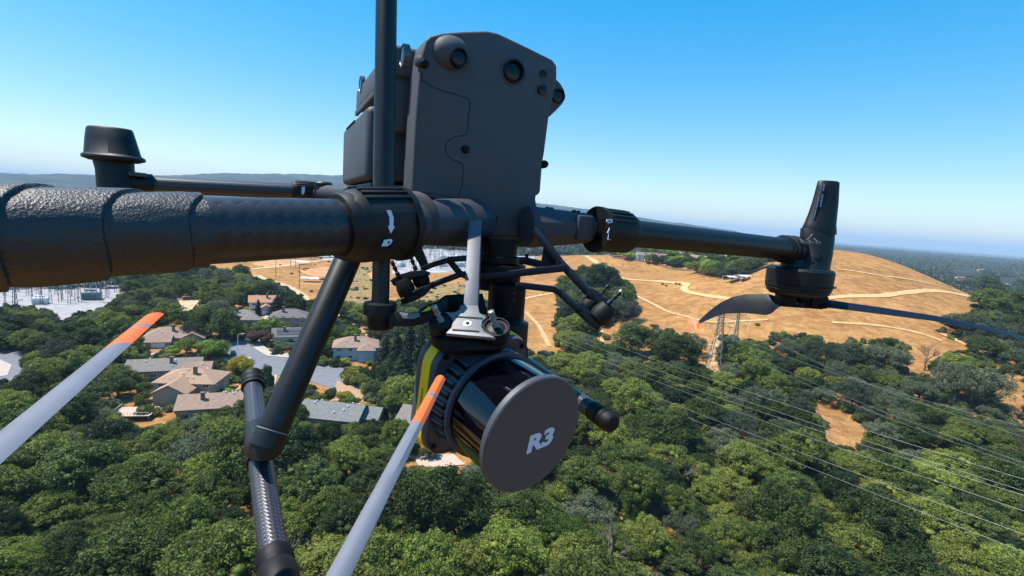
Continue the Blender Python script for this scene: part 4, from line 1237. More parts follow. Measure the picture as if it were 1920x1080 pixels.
# suburb trees beyond the field
k = 0
while k < 250:
    px, py = rng.uniform(1075, 1500), rng.uniform(440, 520)
    up = 470 + (px - 1075) * .178 if px < 1370 else 522 - (px - 1370) * .36
    if py > up - 1: continue
    g = G(px, py)
    if (g - CAM).length > 1500: continue
    if not clear_of_things(g.x, g.y, 2): continue
    k += 1
    kd = rng.choice(['oak', 'dark', 'grey', 'lime', 'oak', 'lime'])
    kd2 = 'oak' if kd != 'lime' else 'lime'
    e = plant(kd, g, rng.uniform(4, 9), rng.uniform(7, 13), {'lime': 'light green street tree in the suburb beyond the field', 'oak': 'green tree in the suburb beyond the field', 'dark': 'dark tree in the suburb beyond the field', 'grey': 'grey-green tree in the suburb beyond the field'}[kd],
          {'lime': 'light street trees of the far suburb', 'oak': 'green trees of the far suburb', 'dark': 'dark trees of the far suburb', 'grey': 'grey trees of the far suburb'}[kd])
    e.name = 'suburb_tree'
k = 0
for _ in range(3000):
    px, py = rng.uniform(1740, 1960), rng.uniform(484, 575)
    if inside(px, py, CLEAR[0]) or any(inside(px, py, c) for c in FARCLEAR): continue
    g = G(px, py); d_ = (g - CAM).length
    if d_ < 470 or d_ > 1500 or not clear_of_things(g.x, g.y, 3): continue
    kd = rng.choice(['oak', 'grey', 'grey', 'fresh', 'dark'])
    e = plant(kd, g, rng.uniform(5, 9), rng.uniform(7, 13), {'fresh': 'light green tree in the hazy country right of the golden hill', 'oak': 'green tree in the hazy country right of the golden hill', 'dark': 'dark tree in the hazy country right of the golden hill', 'grey': 'grey-green tree in the hazy country right of the golden hill'}[kd],
          {'fresh': 'light', 'oak': 'green', 'dark': 'dark', 'grey': 'grey'}[kd] + ' trees right of the golden hill')
    e.name = 'roadside_tree'; PLACED.append((g.x, g.y, 4)); k += 1
    if k > 110: break
for (px, py) in [(1362, 500), (1366, 500), (1374, 502)]:
    T('cypress', px, py, 3, 26, 'tall thin cypress beside the large grey-roofed house of the far suburb', 'cypresses of the far suburb')

# trees standing in front of the roofs
for (px, py, hw, hp, kd) in [(575, 838, 30, 52, 'oak'), (618, 846, 34, 56, 'dark'), (662, 840, 30, 52, 'oak'), (700, 838, 30, 56, 'oak'), (742, 850, 30, 70, 'oak'), (560, 800, 22, 46, 'dark'),
                             (420, 812, 34, 48, 'oak'), (360, 822, 32, 44, 'grey'), (462, 800, 26, 56, 'dark'), (545, 770, 20, 50, 'oak')]:
    T(kd, px, py, hw, hp, {'oak': 'green oak standing close below the roofs', 'dark': 'deep green oak standing close below the roofs', 'grey': 'grey oak standing close below the roofs'}[kd], 'oaks close below the roofs')
# undergrowth between the oaks
up_ = []
for k in range(15000):
    d = 40 + 380 * rng.random() ** .6; a = R(rng.uniform(-52, 52)); x, y = d * math.sin(a), d * math.cos(a)
    z = terr(x, y); px, py, dd = proj((x, y, z + 1))
    if px < -200 or px > 2100 or any(inside(px, py, c) for c in CLEAR): continue
    if noise.noise(Vector((x / 14, y / 14, 5))) < -.38: continue
    up_.append((x, y, z - .3, rng.uniform(.25, .6), rng.uniform(.25, .6), rng.random() * 6.28, rng.randrange(4)))
scatter('undergrowth', up_, PROTO['bush'] + PROTO['greybush'], 'low brush filling the ground between the oaks', 'undergrowth')
# ================================================================== DRONE
M_shell = mat('shell_plastic', (0.078, 0.078, 0.090), 0.6, spec=0.3, noise_amt=0.05, noise_scale=60, bump=0.25, bump_scale=1600)
M_dark = mat('dark_plastic', (0.006, 0.007, 0.009), 0.5, spec=0.35, bump=0.2, bump_scale=1500)
M_black = mat('black_plastic', (0.002, 0.002, 0.003), 0.5, spec=0.22)
M_beam = mat('beam_plastic', (0.050, 0.050, 0.060), 0.58, spec=0.3, bump=0.2, bump_scale=1500)
M_rubber = mat('black_rubber', (0.005, 0.005, 0.006), 0.6, spec=0.3)
M_matte = mat('strut_coating', (0.010, 0.0105, 0.013), 0.42, spec=0.4, noise_amt=0.2, noise_scale=90, bump=0.15, bump_scale=1200)
M_batt = mat('battery_plastic', (0.050, 0.056, 0.070), 0.6, noise_amt=0.12, noise_scale=25, bump=0.3, bump_scale=900)
M_lens = mat('lens_glass', (0.002, 0.002, 0.003), 0.12, spec=0.35)
M_lensring = mat('lens_ring', (0.10, 0.10, 0.12), 0.35, metal=0.5)
M_metal = mat('anodised_metal', (0.20, 0.20, 0.205), 0.42, metal=0.2, bump=0.5, bump_scale=1300)
M_frame = mat('frame_metal', (0.008, 0.010, 0.018), 0.42, metal=0.1, spec=0.35, bump=0.2, bump_scale=1300)
M_pin = mat('steel_pin', (0.45, 0.44, 0.43), 0.35, metal=0.8)
M_white = mat('white_print', (0.62, 0.66, 0.80), 0.6)
M_greyprint = mat('grey_print', (0.33, 0.40, 0.55), 0.6)
M_yel = mat('yellow_band', (0.95, 0.60, 0.004), 0.5)
M_orange = mat('orange_tip', (0.72, 0.13, 0.02), 0.5)
M_blade = mat('blade_sheen_grey', (0.17, 0.17, 0.20), 0.45, noise_amt=0.08, noise_scale=60)  # near blades are dark; their sun sheen is put into this grey base colour
M_bladedark = mat('blade_black', (0.003, 0.004, 0.010), 0.5, spec=0.25, noise_amt=0.1, noise_scale=40)
M_red = mat('red_mark', (0.35, 0.01, 0.01), 0.5)
M_window = mat('scanner_window', (0.002, 0.002, 0.004), 0.04, spec=0.5, coat=0.15)
M_scan = mat('scanner_housing', (0.052, 0.057, 0.074), 0.5, bump=0.15, bump_scale=1400)
M_cap = mat('scanner_cap', (0.058, 0.062, 0.074), 0.5, bump=0.12, bump_scale=1800)

def tape_material():
    m = mat('cloth_tape', (0.015, 0.015, 0.018), 0.46, spec=0.65, noise_amt=0.35, noise_scale=240, bump=0.55, bump_scale=620)
    return m
M_tape = tape_material()
def carbon(name, c1, c2, su, sv, rough):
    m = bpy.data.materials.new(name); m.use_nodes = True
    n, l = m.node_tree.nodes, m.node_tree.links; b = n['Principled BSDF']
    uv = n.new('ShaderNodeUVMap'); mp = n.new('ShaderNodeMapping'); mp.inputs['Scale'].default_value = (su, sv, 1)
    l.new(uv.outputs[0], mp.inputs['Vector'])
    sp = n.new('ShaderNodeSeparateXYZ'); l.new(mp.outputs[0], sp.inputs[0])
    def mth(op, a, b_=None, c=None):
        x = n.new('ShaderNodeMath'); x.operation = op
        for i, q in enumerate((a, b_, c)):
            if q is None: continue
            if hasattr(q, 'links'): l.new(q, x.inputs[i])
            else: x.inputs[i].default_value = q
        return x.outputs[0]
    # two-by-two twill: the tow on top alternates along a diagonal
    dx_, dy_ = mth('ADD', sp.outputs[0], sp.outputs[1]), mth('SUBTRACT', sp.outputs[0], sp.outputs[1])
    fx, fy = mth('FLOOR', dx_), mth('FLOOR', dy_)
    dsum = mth('MODULO', mth('ADD', mth('ADD', fx, fy), 4000.0), 2.0)
    over = mth('LESS_THAN', dsum, 0.5)
    gx, gy = mth('FRACT', dx_), mth('FRACT', dy_)
    hx = mth('SINE', mth('MULTIPLY', gx, math.pi)); hy = mth('SINE', mth('MULTIPLY', gy, math.pi))
    mxh = n.new('ShaderNodeMix'); mxh.data_type = 'FLOAT'; l.new(over, mxh.inputs[0]); l.new(hx, mxh.inputs[2]); l.new(hy, mxh.inputs[3])
    mc = n.new('ShaderNodeMix'); mc.data_type = 'RGBA'; l.new(over, mc.inputs[0]); mc.inputs[6].default_value = (*c1, 1); mc.inputs[7].default_value = (*c2, 1)
    l.new(mc.outputs[2], b.inputs['Base Color']); b.inputs['Roughness'].default_value = rough
    b.inputs['Coat Weight'].default_value = 0.1; b.inputs['Coat Roughness'].default_value = 0.25
    bp = n.new('ShaderNodeBump'); bp.inputs['Strength'].default_value = 0.35; bp.inputs['Distance'].default_value = 0.0006
    l.new(mxh.outputs[0], bp.inputs['Height']); l.new(bp.outputs[0], b.inputs['Normal'])
    return m
M_carbon = carbon('carbon_weave', (0.020, 0.021, 0.029), (0.042, 0.043, 0.058), 16, 230, 0.40)
M_carbon2 = carbon('carbon_arm', (0.014, 0.015, 0.020), (0.020, 0.021, 0.028), 12, 76, 0.42)

UX = Vector((math.cos(R(25)), math.sin(R(25)), 0))     # across the drone's nose
VB = Vector((-math.sin(R(25)), math.cos(R(25)), 0))    # towards its tail
ZW = Vector((0, 0, 1)); XW = Vector((1, 0, 0)); YW = Vector((0, 1, 0))
A0 = P(790, 240, .62)
def plane_hit(px, py, p0, nrm):
    r = ray(px, py); return CAM + r * ((p0 - CAM).dot(nrm) / r.dot(nrm))
def Fp(px, py, off=0.0): return plane_hit(px, py, A0 + VB * off, VB)
def Sp(px, py, s): return plane_hit(px, py, A0 - UX * s, UX)

DR = empty('drone', P(900, 420, .66))
tag(DR, 'dark grey quadcopter drone with carbon arms hanging level in the air across the whole picture', 'drone')
def part(name, mb, m, parent=DR, **k): return build(name, mb, m, parent, **k)
def mtube(pts, rad, n=24): return MB().tube([P(*p) for p in pts], rad, n)

# ---- fuselage: nose shell
nose = [(797, 76), (806, 67), (830, 61), (870, 58), (915, 57), (936, 62), (990, 88), (1036, 111), (1045, 122), (1045, 145), (1030, 220), (1021, 290), (1009, 350), (1005, 374), (1009, 392), (1012, 402),
        (1008, 440), (870, 440), (862, 400), (850, 382), (774, 364), (772, 352), (778, 230), (786, 130), (791, 100)]
fus = part('nose_shell', MB().prism([Fp(*p) for p in nose], VB * .05), M_shell, bevel=.0035, segs=3)
seam = [(428, 300), (430, 340), (480, 370), (625, 415), (633, 430), (620, 560), (608, 572), (570, 575), (532, 600), (528, 640), (550, 670), (600, 690), (606, 705), (600, 780), (580, 840), (560, 850)]
sm = MB(); sm.tube([Fp(600 + x / 2.25, y / 2.25, -.0001) for x, y in seam], .00045, 6)
sm.tube([Fp(774, 359, -.0001), Fp(820, 365, -.0001), Fp(856, 372, -.0001)], .0004, 6)
part('panel_seam', sm, M_black, fus)
def knob(px, py, r, off=0, d=.006, m=M_black, par=fus):
    c = Fp(px, py, off); b = MB().lathe(c + VB * .004, -VB, [(0, r * 1.25), (.004 + d * .3, r * 1.2), (.004 + d * .4, r), (.004 + d * .9, r * .95), (.004 + d, r * .7)], 20)
    return part('screw', b, m, par)
knob(872, 280, .0042); knob(1020, 308, .0045, .01); knob(926, 410, .0036); knob(981, 412, .0036)
b = MB().lathe(Fp(800, 122, .012), (-UX * .8 - VB * .6), [(0, .0075), (.010, .007), (.016, .0065), (.017, .005)], 20); part('screw', b, M_beam, fus)
b = MB().lathe(Fp(795, 120, .0), -VB, [(-.004, .0052), (.004, .005), (.0048, .004)], 20); part('screw', b, M_black, fus)
def ell(c, ax, rad, n=20, m=12):
    b = MB(); rings = []
    for i in range(m + 1):
        t = math.pi * i / m; rr = math.sin(t); h = math.cos(t)
        rings.append([c + ax[2] * (rad[2] * h) + ax[0] * (rad[0] * rr * math.cos(2 * math.pi * k / n)) + ax[1] * (rad[1] * rr * math.sin(2 * math.pi * k / n)) for k in range(n)])
    b.loft(rings); return b
AX = (UX, VB, ZW)
hs1 = part('sensor_housing', ell(Fp(845, 101, .004), AX, (.025, .016, .021)), M_shell, fus)
def lens(px, py, r, off, depth=.004, ring=True, par=fus, nrm=None, c=None):
    nrm = nrm or -VB; c = c or Fp(px, py, off)
    if ring:
        part('lens_ring', MB().lathe(c, nrm, [(-.010, r * 1.32), (depth * .5, r * 1.28), (depth * .6, r * 1.15), (depth * .3, r), (-.001, r * .98)], 36), M_dark, par)
    part('lens', MB().lathe(c, nrm, [(-.008, r), (-depth * .12, r * .98), (-depth * .02, r * .6), (depth * .0, r * .2)], 36), M_lens, par)
lens(861, 107, .0085, -.0125)
part('lens_surround', MB().lathe(Fp(964, 134), -VB, [(-.002, .0185), (.0006, .0182), (.0010, .0168), (.0006, .0118), (-.002, .0115)], 48), M_shell, fus)
lens(963, 134, .0112, -.0015, .007)
lens(1019, 139, .0056, -.0012, .002, False); lens(1018, 168, .0058, -.0042, .002, False)
part('sensor_housing', ell(Fp(1018, 172, .010), AX, (.013, .0125, .017)), M_shell, fus)
ear = [(1040, 144), (1052, 156), (1060, 170), (1061, 184), (1056, 194), (1044, 207), (1030, 220), (1022, 180)]
part('sensor_housing', MB().prism([Fp(p[0], p[1], .022) for p in ear], VB * .02), M_shell, fus, bevel=.003, segs=3)
lens(1047, 180, .0078, .021, .003)
# ---- body behind the nose
def ubox(u0, u1, v0, v1, z0, z1, ref=A0):
    b = MB(); c = ref + UX * ((u0 + u1) / 2) + VB * ((v0 + v1) / 2); c = Vector((c.x, c.y, H + (z0 + z1) / 2))
    return b.box(c, (abs(u1 - u0), abs(v1 - v0), abs(z1 - z0)), (UX, VB, ZW))
part('inner_body', ubox(.004, .165, .050, .345, -.01, .185), M_black, bevel=.004)
rail = part('side_rail', ubox(-.032, .16, .045, .35, .166, .203), M_shell, bevel=.006, segs=3)
part('rail_ledge', ubox(-.034, -.028, .15, .345, .158, .167), M_shell, rail, bevel=.0015)
for px, py, r in ((755, 104, .0105), (676, 158, .0115)):
    c = Sp(px, py, .0325)
    part('lens_ring', MB().lathe(c, -UX, [(-.006, r * 1.2), (.0008, r * 1.18), (.0012, r * 1.05), (.0002, r)], 32), M_lensring, rail)
    part('lens', MB().lathe(c, -UX, [(-.006, r), (.0002, r * .96), (.0006, r * .5)], 32), M_lens, rail)
part('rail_post', ubox(-.028, -.002, .052, .075, .10, .168), M_shell, rail, bevel=.004)
bt = part('battery', ubox(-.052, .05, .085, .35, .036, .133), M_batt, bevel=.009, segs=4)
part('battery_foot', ubox(-.045, .05, .085, .34, .012, .034), M_dark, bt, bevel=.003)
part('battery_latch', ubox(-.0535, -.050, .20, .30, .127, .1285), M_dark, bt, bevel=.0005)
bt2 = part('battery', ubox(.118, .215, .085, .33, .036, .133), M_batt, bevel=.009, segs=4)
# ---- centre frame and beams
cen = [(852, 376), (1012, 392), (1014, 440), (1004, 456), (985, 464), (880, 463), (858, 456), (848, 420)]
cf = part('centre_frame', MB().prism([Fp(p[0], p[1], .004) for p in cen], VB * .12), M_beam, bevel=.005, segs=3)
def beam(a, b_, r0, r1, n=12, k=.9):
    A, B = P(*a), P(*b_); z = (B - A).normalized(); x = z.cross(ZW).normalized(); y = x.cross(z)
    rings = []
    for t, s in ((0, .96), (.03, 1), (.5, 1.0), (.97, 1), (1, .98)):
        rr = (r0 + (r1 - r0) * t) * s; rings.append([A.lerp(B, t) + (x * math.cos(2 * math.pi * (i + .5) / n) + y * k * math.sin(2 * math.pi * (i + .5) / n)) * rr for i in range(n)])
    return MB().loft(rings)
lb = part('arm_beam', beam((762, 417, .512), (885, 418, .66), .0245, .036), M_beam, bevel=.001)
rb = part('arm_beam', beam((985, 425, .665), (1106, 428, .70), .031, .0225), M_beam, bevel=.001)
part('beam_cover', MB().prism([P(778, 377, .545), P(840, 384, .60), P(852, 396, .60), P(846, 402, .60), P(786, 392, .545)], P(800, 380, .57) - P(800, 386, .57)), M_beam, lb, bevel=.001)
for x, y, d in ((782, 367, .55), (793, 369, .555), (810, 371, .57)):
    part('screw', MB().lathe(P(x, y + 1, d), ZW, [(-.003, .0032), (.0015, .003), (.002, .0022)], 12), M_black, lb)
for x, y, d in ((1026, 390, .67), (1034, 391, .67), (1076, 396, .68), (1084, 397, .685)):
    part('screw', MB().lathe(P(x, y, d), ZW, [(-.004, .003), (.001, .0028), (.0016, .002)], 12), M_black, rb)
part('hinge_block', MB().box(P(1088, 427, .68), (.024, .03, .033), (UX, VB, ZW)), M_beam, rb, bevel=.003)
part('hinge_lip', MB().lathe(P(772, 412, .52), (P(800, 418, .55) - P(762, 417, .512)), [(0, .022), (.004, .029), (.010, .027), (.014, .022)], 28), M_beam, lb)
part('latch_bolt', MB().lathe(P(768, 410, .487), P(768, 410, .487) - P(768, 410, .50), [(-.006, .0038), (.002, .0038), (.003, .003)], 14), M_beam, lb)

# ---- collars that lock the arms
def collar(a, b_, prof, name='lock_collar', n=12, par=DR, cam_at=None):
    A, B = P(*a), P(*b_); ax = (B - A).normalized()
    c = MB().lathe(A, ax, prof, n, ref=(CAM - (A + B) / 2)); o = part(name, c, M_dark, par, bevel=.0016, segs=3)
    return o, A, B, ax
def ridges(A, ax, t0, t1, r, a0, a1, k, w, par, upv):
    x = upv - ax * upv.dot(ax); x.normalize(); y = ax.cross(x)
    m = MB()
    for i in range(k):
        a = R(a0 + (a1 - a0) * i / (k - 1)); d = x * math.cos(a) + y * math.sin(a); tn = -x * math.sin(a) + y * math.cos(a)
        m.box(A + ax * (t0 + t1) / 2 + d * r, (w, .0035, t1 - t0), (tn, d, ax))
    part('grip_ridges', m, M_dark, par, bevel=.0005)
nc, nA, nB, nax = collar((640, 425, .462), (775, 418, .522), [(0, .0262), (.0015, .0315), (.010, .0345), (.016, .0352), (.060, .0352), (.066, .034), (.072, .029)])
part('collar_ring', MB().lathe(nA + nax * .060, nax, [(0, .033), (.0, .0368), (.006, .0368), (.006, .032)], 48), M_dark, nc)
ridges(nA, nax, .012, .060, .0345, -62, 40, 9, .0036, nc, ZW)
part('arm_socket', MB().lathe(nA - nax * .004, nax, [(0, .0262), (0, .029), (.006, .0315), (.012, .032)], 40), M_dark, nc)
def decal(pts, d, th, m, par, name): return part(name, MB().prism([P(x, y, d) for x, y in pts], (P(pts[0][0], pts[0][1], d + th) - P(pts[0][0], pts[0][1], d))), m, par, smooth=False)
mids = (nA + nB) / 2
dn = (plane_hit(733, 415, mids + (CAM - mids - nax * nax.dot(CAM - mids)).normalized() * .0340, (CAM - mids - nax * nax.dot(CAM - mids)).normalized()) - CAM)
nn = (CAM - mids - nax * nax.dot(CAM - mids)).normalized(); n0 = mids + nn * .0341
def on_collar(pts, p0, nrm, m, par, name, th=.0004):
    q = [plane_hit(x, y, p0, nrm) for x, y in pts]
    return part(name, MB().prism([v - nrm * .0006 for v in q], nrm * (th + .0006)), m, par, smooth=False)
on_collar([(725, 394), (732.6, 394), (737.7, 408), (737, 424), (740, 424.5), (732.5, 438), (727, 423.6), (730.3, 423.8), (730, 408)], n0, nn, M_white, nc, 'arrow_mark')
on_collar([(715.5, 462), (721, 449.6), (733, 448.2), (735.6, 450.5), (733, 456.5), (727, 461.2)], n0, nn, M_white, nc, 'lock_mark')
on_collar([(725.5, 457), (727.5, 452.5), (730.5, 452), (730.5, 454.5), (728, 457)], n0, nn, M_black, nc, 'lock_mark', .0007)

rc, rA, rB, rax = collar((1180, 437, .715), (1092, 427.6, .672), [(0, .021), (.001, .026), (.006, .0282), (.012, .0288), (.052, .0292), (.058, .0275), (.062, .024)])
part('collar_ring', MB().lathe(rA + rax * .055, rax, [(0, .027), (.0, .0308), (.007, .0308), (.007, .022)], 48), M_dark, rc)
ridges(rA, rax, .012, .050, .0282, -60, 60, 9, .003, rc, ZW)
rm_ = (rA + rB) / 2; rn = (CAM - rm_ - rax * rax.dot(CAM - rm_)).normalized(); r0_ = rm_ + rn * .0284
on_collar([(1144, 425), (1149.5, 437.5), (1146.3, 437.3), (1145, 450), (1139.5, 449.5), (1141.5, 437), (1138.5, 436.5)], r0_, rn, M_white, rc, 'arrow_mark')
on_collar([(1138, 411), (1148, 411), (1148, 419), (1140, 418.5), (1137, 415)], r0_, rn, M_white, rc, 'lock_mark')
on_collar([(1141, 413.5), (1144, 413), (1144, 416), (1141, 416)], r0_, rn, M_black, rc, 'lock_mark', .0007)

lc, lA, lB, lax = collar((547, 357, 1.26), (612, 361, 1.30), [(0, .019), (.002, .0225), (.01, .0235), (.06, .0235), (.07, .022), (.085, .021)])
ridges(lA, lax, .01, .06, .0232, -60, 60, 9, .003, lc, ZW)
lm = (lA + lB) / 2; ln_ = (CAM - lm - lax * lax.dot(CAM - lm)).normalized()
on_collar([(566, 350), (572, 350), (571, 361), (568, 366), (565, 361)], lm + ln_ * .0230, ln_, M_white, lc, 'arrow_mark')
part('rear_hinge', MB().lathe(P(606, 361, 1.27), ZW, [(-.03, .016), (-.028, .022), (.022, .022), (.026, .018)], 24), M_dark, lc)
part('arm_beam', beam((600, 362, 1.28), (720, 372, 1.12), .022, .03), M_beam)

# ---- arms
na = part('arm_tube', mtube([(690, 424.5, .488), (560, 428, .430), (380, 433, .378), (0, 443, .298), (-420, 455, .242)], .025, 64), M_carbon2)
ra = part('arm_tube', mtube([(1170, 436, .709), (1500, 469.6, .9315)], .019, 40), M_matte)
la = part('arm_tube', mtube([(262, 345, 1.13), (560, 359, 1.27)], .0188, 40), M_carbon)
part('end_ring', MB().lathe(P(278, 345.5, 1.135), P(560, 359, 1.27) - P(262, 345, 1.13), [(-.012, .021), (0, .0225), (.008, .0225), (.010, .0195)], 32), M_dark, la)
# tape wound round the near arm
def tape_wrap():
    m = MB(); S, E = P(377, 433, .377), P(-420, 455, .242)
    ax = (E - S).normalized(); L = (E - S).length
    up = (ZW - ax * ax.dot(ZW)).normalized(); sd = ax.cross(up)
    N, K = 260, 120; rings = []; rr = random.Random(5)
    for i in range(N + 1):
        t = L * i / N; ring = []
        for k in range(K):
            a = 2 * math.pi * k / K
            # each turn laps over the one before: a step along a helix
            ph = (t + .018 * math.sin(a + 0.6) + .006 * math.sin(2 * a) + a / (2 * math.pi) * .0) / .047
            f = ph - math.floor(ph)
            lap = .0026 * (1 - f) ** .6 if f > .03 else .0026 * f / .03
            q = Vector((math.cos(a) * 2.2, math.sin(a) * 2.2, t * 42))
            r_ = .0258 + min(1, t / .10) * .0035 + lap + .0006 * noise.noise(q) + .0002 * noise.noise(q * 3.1)
            r_ += .0022 * max(0, -math.cos(a)) * max(0, noise.noise(Vector((t * 30, 3, 1))) + .25)   # slack along the underside
            ring.append(S + ax * t + (up * math.cos(a) + sd * math.sin(a)) * r_)
        rings.append(ring)
    m.loft(rings); return m
tp = part('tape_wrap', tape_wrap(), M_tape, na)
def fibre(pts, par): return part('loose_thread', mtube(pts, .00018, 5), M_metal, par)
fibre([(313, 460, .345), (316, 445, .346), (322, 425, .352), (318, 412, .352)], tp)
fibre([(372, 410, .362), (392, 413, .366), (408, 411, .37)], tp)

# ---- mast that rises past the fuselage, with its foot clamp
mst = part('mast', mtube([(727, -160, .553), (719.5, 350, .545), (716, 455, .545)], .0112, 32), M_matte)
part('lower_mast', mtube([(716, 450, .545), (713, 575, .545)], .0092, 32), M_matte, mst)
cl = part('mast_clamp', MB().lathe(P(713, 573, .545), -ZW, [(-.004, .0095), (-.003, .0170), (.0, .0176), (.009, .0176), (.010, .0130), (.022, .0128), (.025, .0112), (.026, .006)], 40), M_dark, mst)
# ---- landing gear
st = part('landing_strut', mtube([(668, 450, .56), (655, 480, .545), (497, 838, .472)], [.0135, .0135, .0138], 40), M_matte)
part('strut_seam', MB().lathe(P(512, 806, .478), P(497, 838, .472) - P(655, 480, .545), [(0, .0139), (0, .0146), (.0012, .0146), (.0012, .0139)], 40), M_metal, st)
part('tee_joint', mtube([(514, 800, .479), (500, 836, .474), (490, 838, .50), (482, 832, .52)], [.0144, .0148, .0140, .0122], 32), M_matte, st)
sk = part('landing_skid', mtube([(473, 705, .672), (475, 735, .645), (481, 790, .575), (488, 860, .505), (500, 950, .452), (514, 1040, .412), (545, 1190, .355)], .0111, 40), M_carbon)
part('tee_sleeve', mtube([(482, 805, .556), (486, 838, .522), (489, 866, .5)], [.0126, .0136, .0126], 32), M_matte, sk)
sd = P(475, 735, .645) - P(473, 705, .672)
part('end_cap', MB().lathe(P(475, 727, .652), -sd, [(0, .0112), (0, .0135), (.004, .0140), (.006, .0128), (.008, .0140), (.014, .0140), (.016, .0128), (.018, .0138), (.026, .0132), (.028, .011)], 36), M_rubber, sk)
part('foot_sleeve', MB().lathe(P(513, 1040, .413), P(545, 1190, .355) - P(514, 1040, .412), [(0, .0112), (0, .0138), (.010, .0146), (.012, .0134), (.014, .0134), (.016, .0146), (.03, .0146), (.05, .013)], 36), M_rubber, sk)
sk2 = part('landing_skid', mtube([(930, 640, .86), (1000, 692, .73), (1130, 782, .60)], .0108, 36), M_carbon)
sd2 = (P(1130, 782, .60) - P(1000, 692, .73)).normalized()
part('end_cap', MB().lathe(P(1112, 769.5, .615), sd2, [(0, .0109), (0, .0118), (.008, .0118), (.014, .0122), (.015, .0112), (.017, .0112), (.018, .0124), (.023, .0124), (.024, .0114), (.026, .0114), (.027, .0122), (.034, .0117), (.037, .009)], 36), M_rubber, sk2)

# ---- right motor, antenna and propeller
def hring(px, py, d, rx, ry, n=32):
    c = P(px, py, d); return [c + XW * rx * math.cos(2 * math.pi * k / n) + YW * ry * math.sin(2 * math.pi * k / n) for k in range(n)]
DM = .93; q = DM / 960
mh = part('motor_mount', MB().loft([hring(1533, 430, DM, 31 * q, .017), hring(1532, 450, DM, 31 * q, .020), hring(1528, 478, DM, 30 * q, .024), hring(1516, 498, DM, 37 * q, .030), hring(1508, 516, DM, 44 * q, .036)]), M_dark, bevel=.001)
part('arm_clamp', MB().lathe(P(1462, 466, .905), P(1500, 469.6, .9315) - P(1180, 437, .715), [(0, .0195), (0, .0215), (.006, .0245), (.010, .0245), (.011, .0222), (.018, .0222), (.019, .025), (.024, .025), (.025, .0225), (.032, .0225), (.033, .0255), (.04, .0255), (.05, .022)], 28), M_dark, mh)
part('mount_neck', MB().loft([hring(1487, 480, DM, 20 * q, .02), hring(1487, 495, DM, 20 * q, .024), hring(1490, 516, DM, 26 * q, .03)]), M_dark, mh)
ant = part('antenna', MB().loft([hring(1536, 438, DM, 31 * q, .018), hring(1535.5, 431, DM, 31.5 * q, .019), hring(1538, 420, DM, 28.5 * q, .017), hring(1543, 400, DM, 26 * q, .014), hring(1547.5, 380, DM, 24 * q, .012), hring(1552, 352, DM, 21 * q, .011), hring(1553.5, 342, DM, 20 * q, .0105), hring(1554, 339.5, DM, 17.5 * q, .009)]), M_dark, mh)
# two columns of tiny illegible print down the antenna
tx = MB(); rr = random.Random(3)
for (x0, y0, x1, y1, k, w) in ((1545.5, 345, 1539, 386, 16, 2.4), (1540.5, 345, 1526.5, 408, 30, 1.5)):
    for i in range(k):
        if rr.random() < .12: continue
        t = i / (k - 1); x, y = x0 + (x1 - x0) * t, y0 + (y1 - y0) * t; d = DM - .0125
        for j in range(2):
            a, b_ = x + (j - .5) * w * .8, y
            tx.prism([P(a - w * .3, b_, d), P(a + w * .3, b_, d), P(a + w * .3 - .3, b_ + 1.5, d), P(a - w * .3 - .3, b_ + 1.5, d)], P(a, b_, d + .003) - P(a, b_, d))
part('fine_print', tx, M_greyprint, ant, smooth=False)
ca_ = MB()
for k in range(3):
    x = 1506 + k * 13
    ca_.tube([P(x - 6, 449 - k, .9045), P(x, 453, .900), P(x + 7, 456, .9005)], .0011, 6)
    ca_.tube([P(x - 5, 453 - k, .9045), P(x, 457, .9005), P(x + 6, 459, .9010)], .0008, 6)
ca_.tube([P(1514, 450, .903), P(1520, 443, .900), P(1523, 439, .902)], .0010, 6)
part('cable_tie', ca_, mat('grey_cable', (0.14, 0.14, 0.15), .5), mh)
bell = part('motor', MB().lathe(P(1501, 503, DM), -ZW, [(-.002, .030), (-.001, .052), (.003, .0555), (.034, .0548), (.036, .053), (.038, .054), (.040, .0515), (.043, .0515), (.046, .047), (.048, .046), (.050, .030)], 48), M_dark)
part('motor_rib', MB().lathe(P(1501, 531, DM), -ZW, [(0, .0545), (.0, .0556), (.002, .0556), (.002, .0545)], 48), M_black, bell)
pc = P(1502, 562, DM)
pr_ = part('propeller_hub', MB().lathe(pc + ZW * .012, -ZW, [(0, .009), (.012, .009), (.014, .012), (.018, .012), (.019, .005)], 20), M_black)
hubm = MB()
for s in (-1, 1):
    hubm.box(pc + XW * (.028 * s) - ZW * .001, (.03, .024, .022), (XW, YW, ZW))
hubm.box(pc - ZW * .011, (.075, .02, .006), (XW, YW, ZW))
part('blade_grip', hubm, M_black, pr_, bevel=.002)
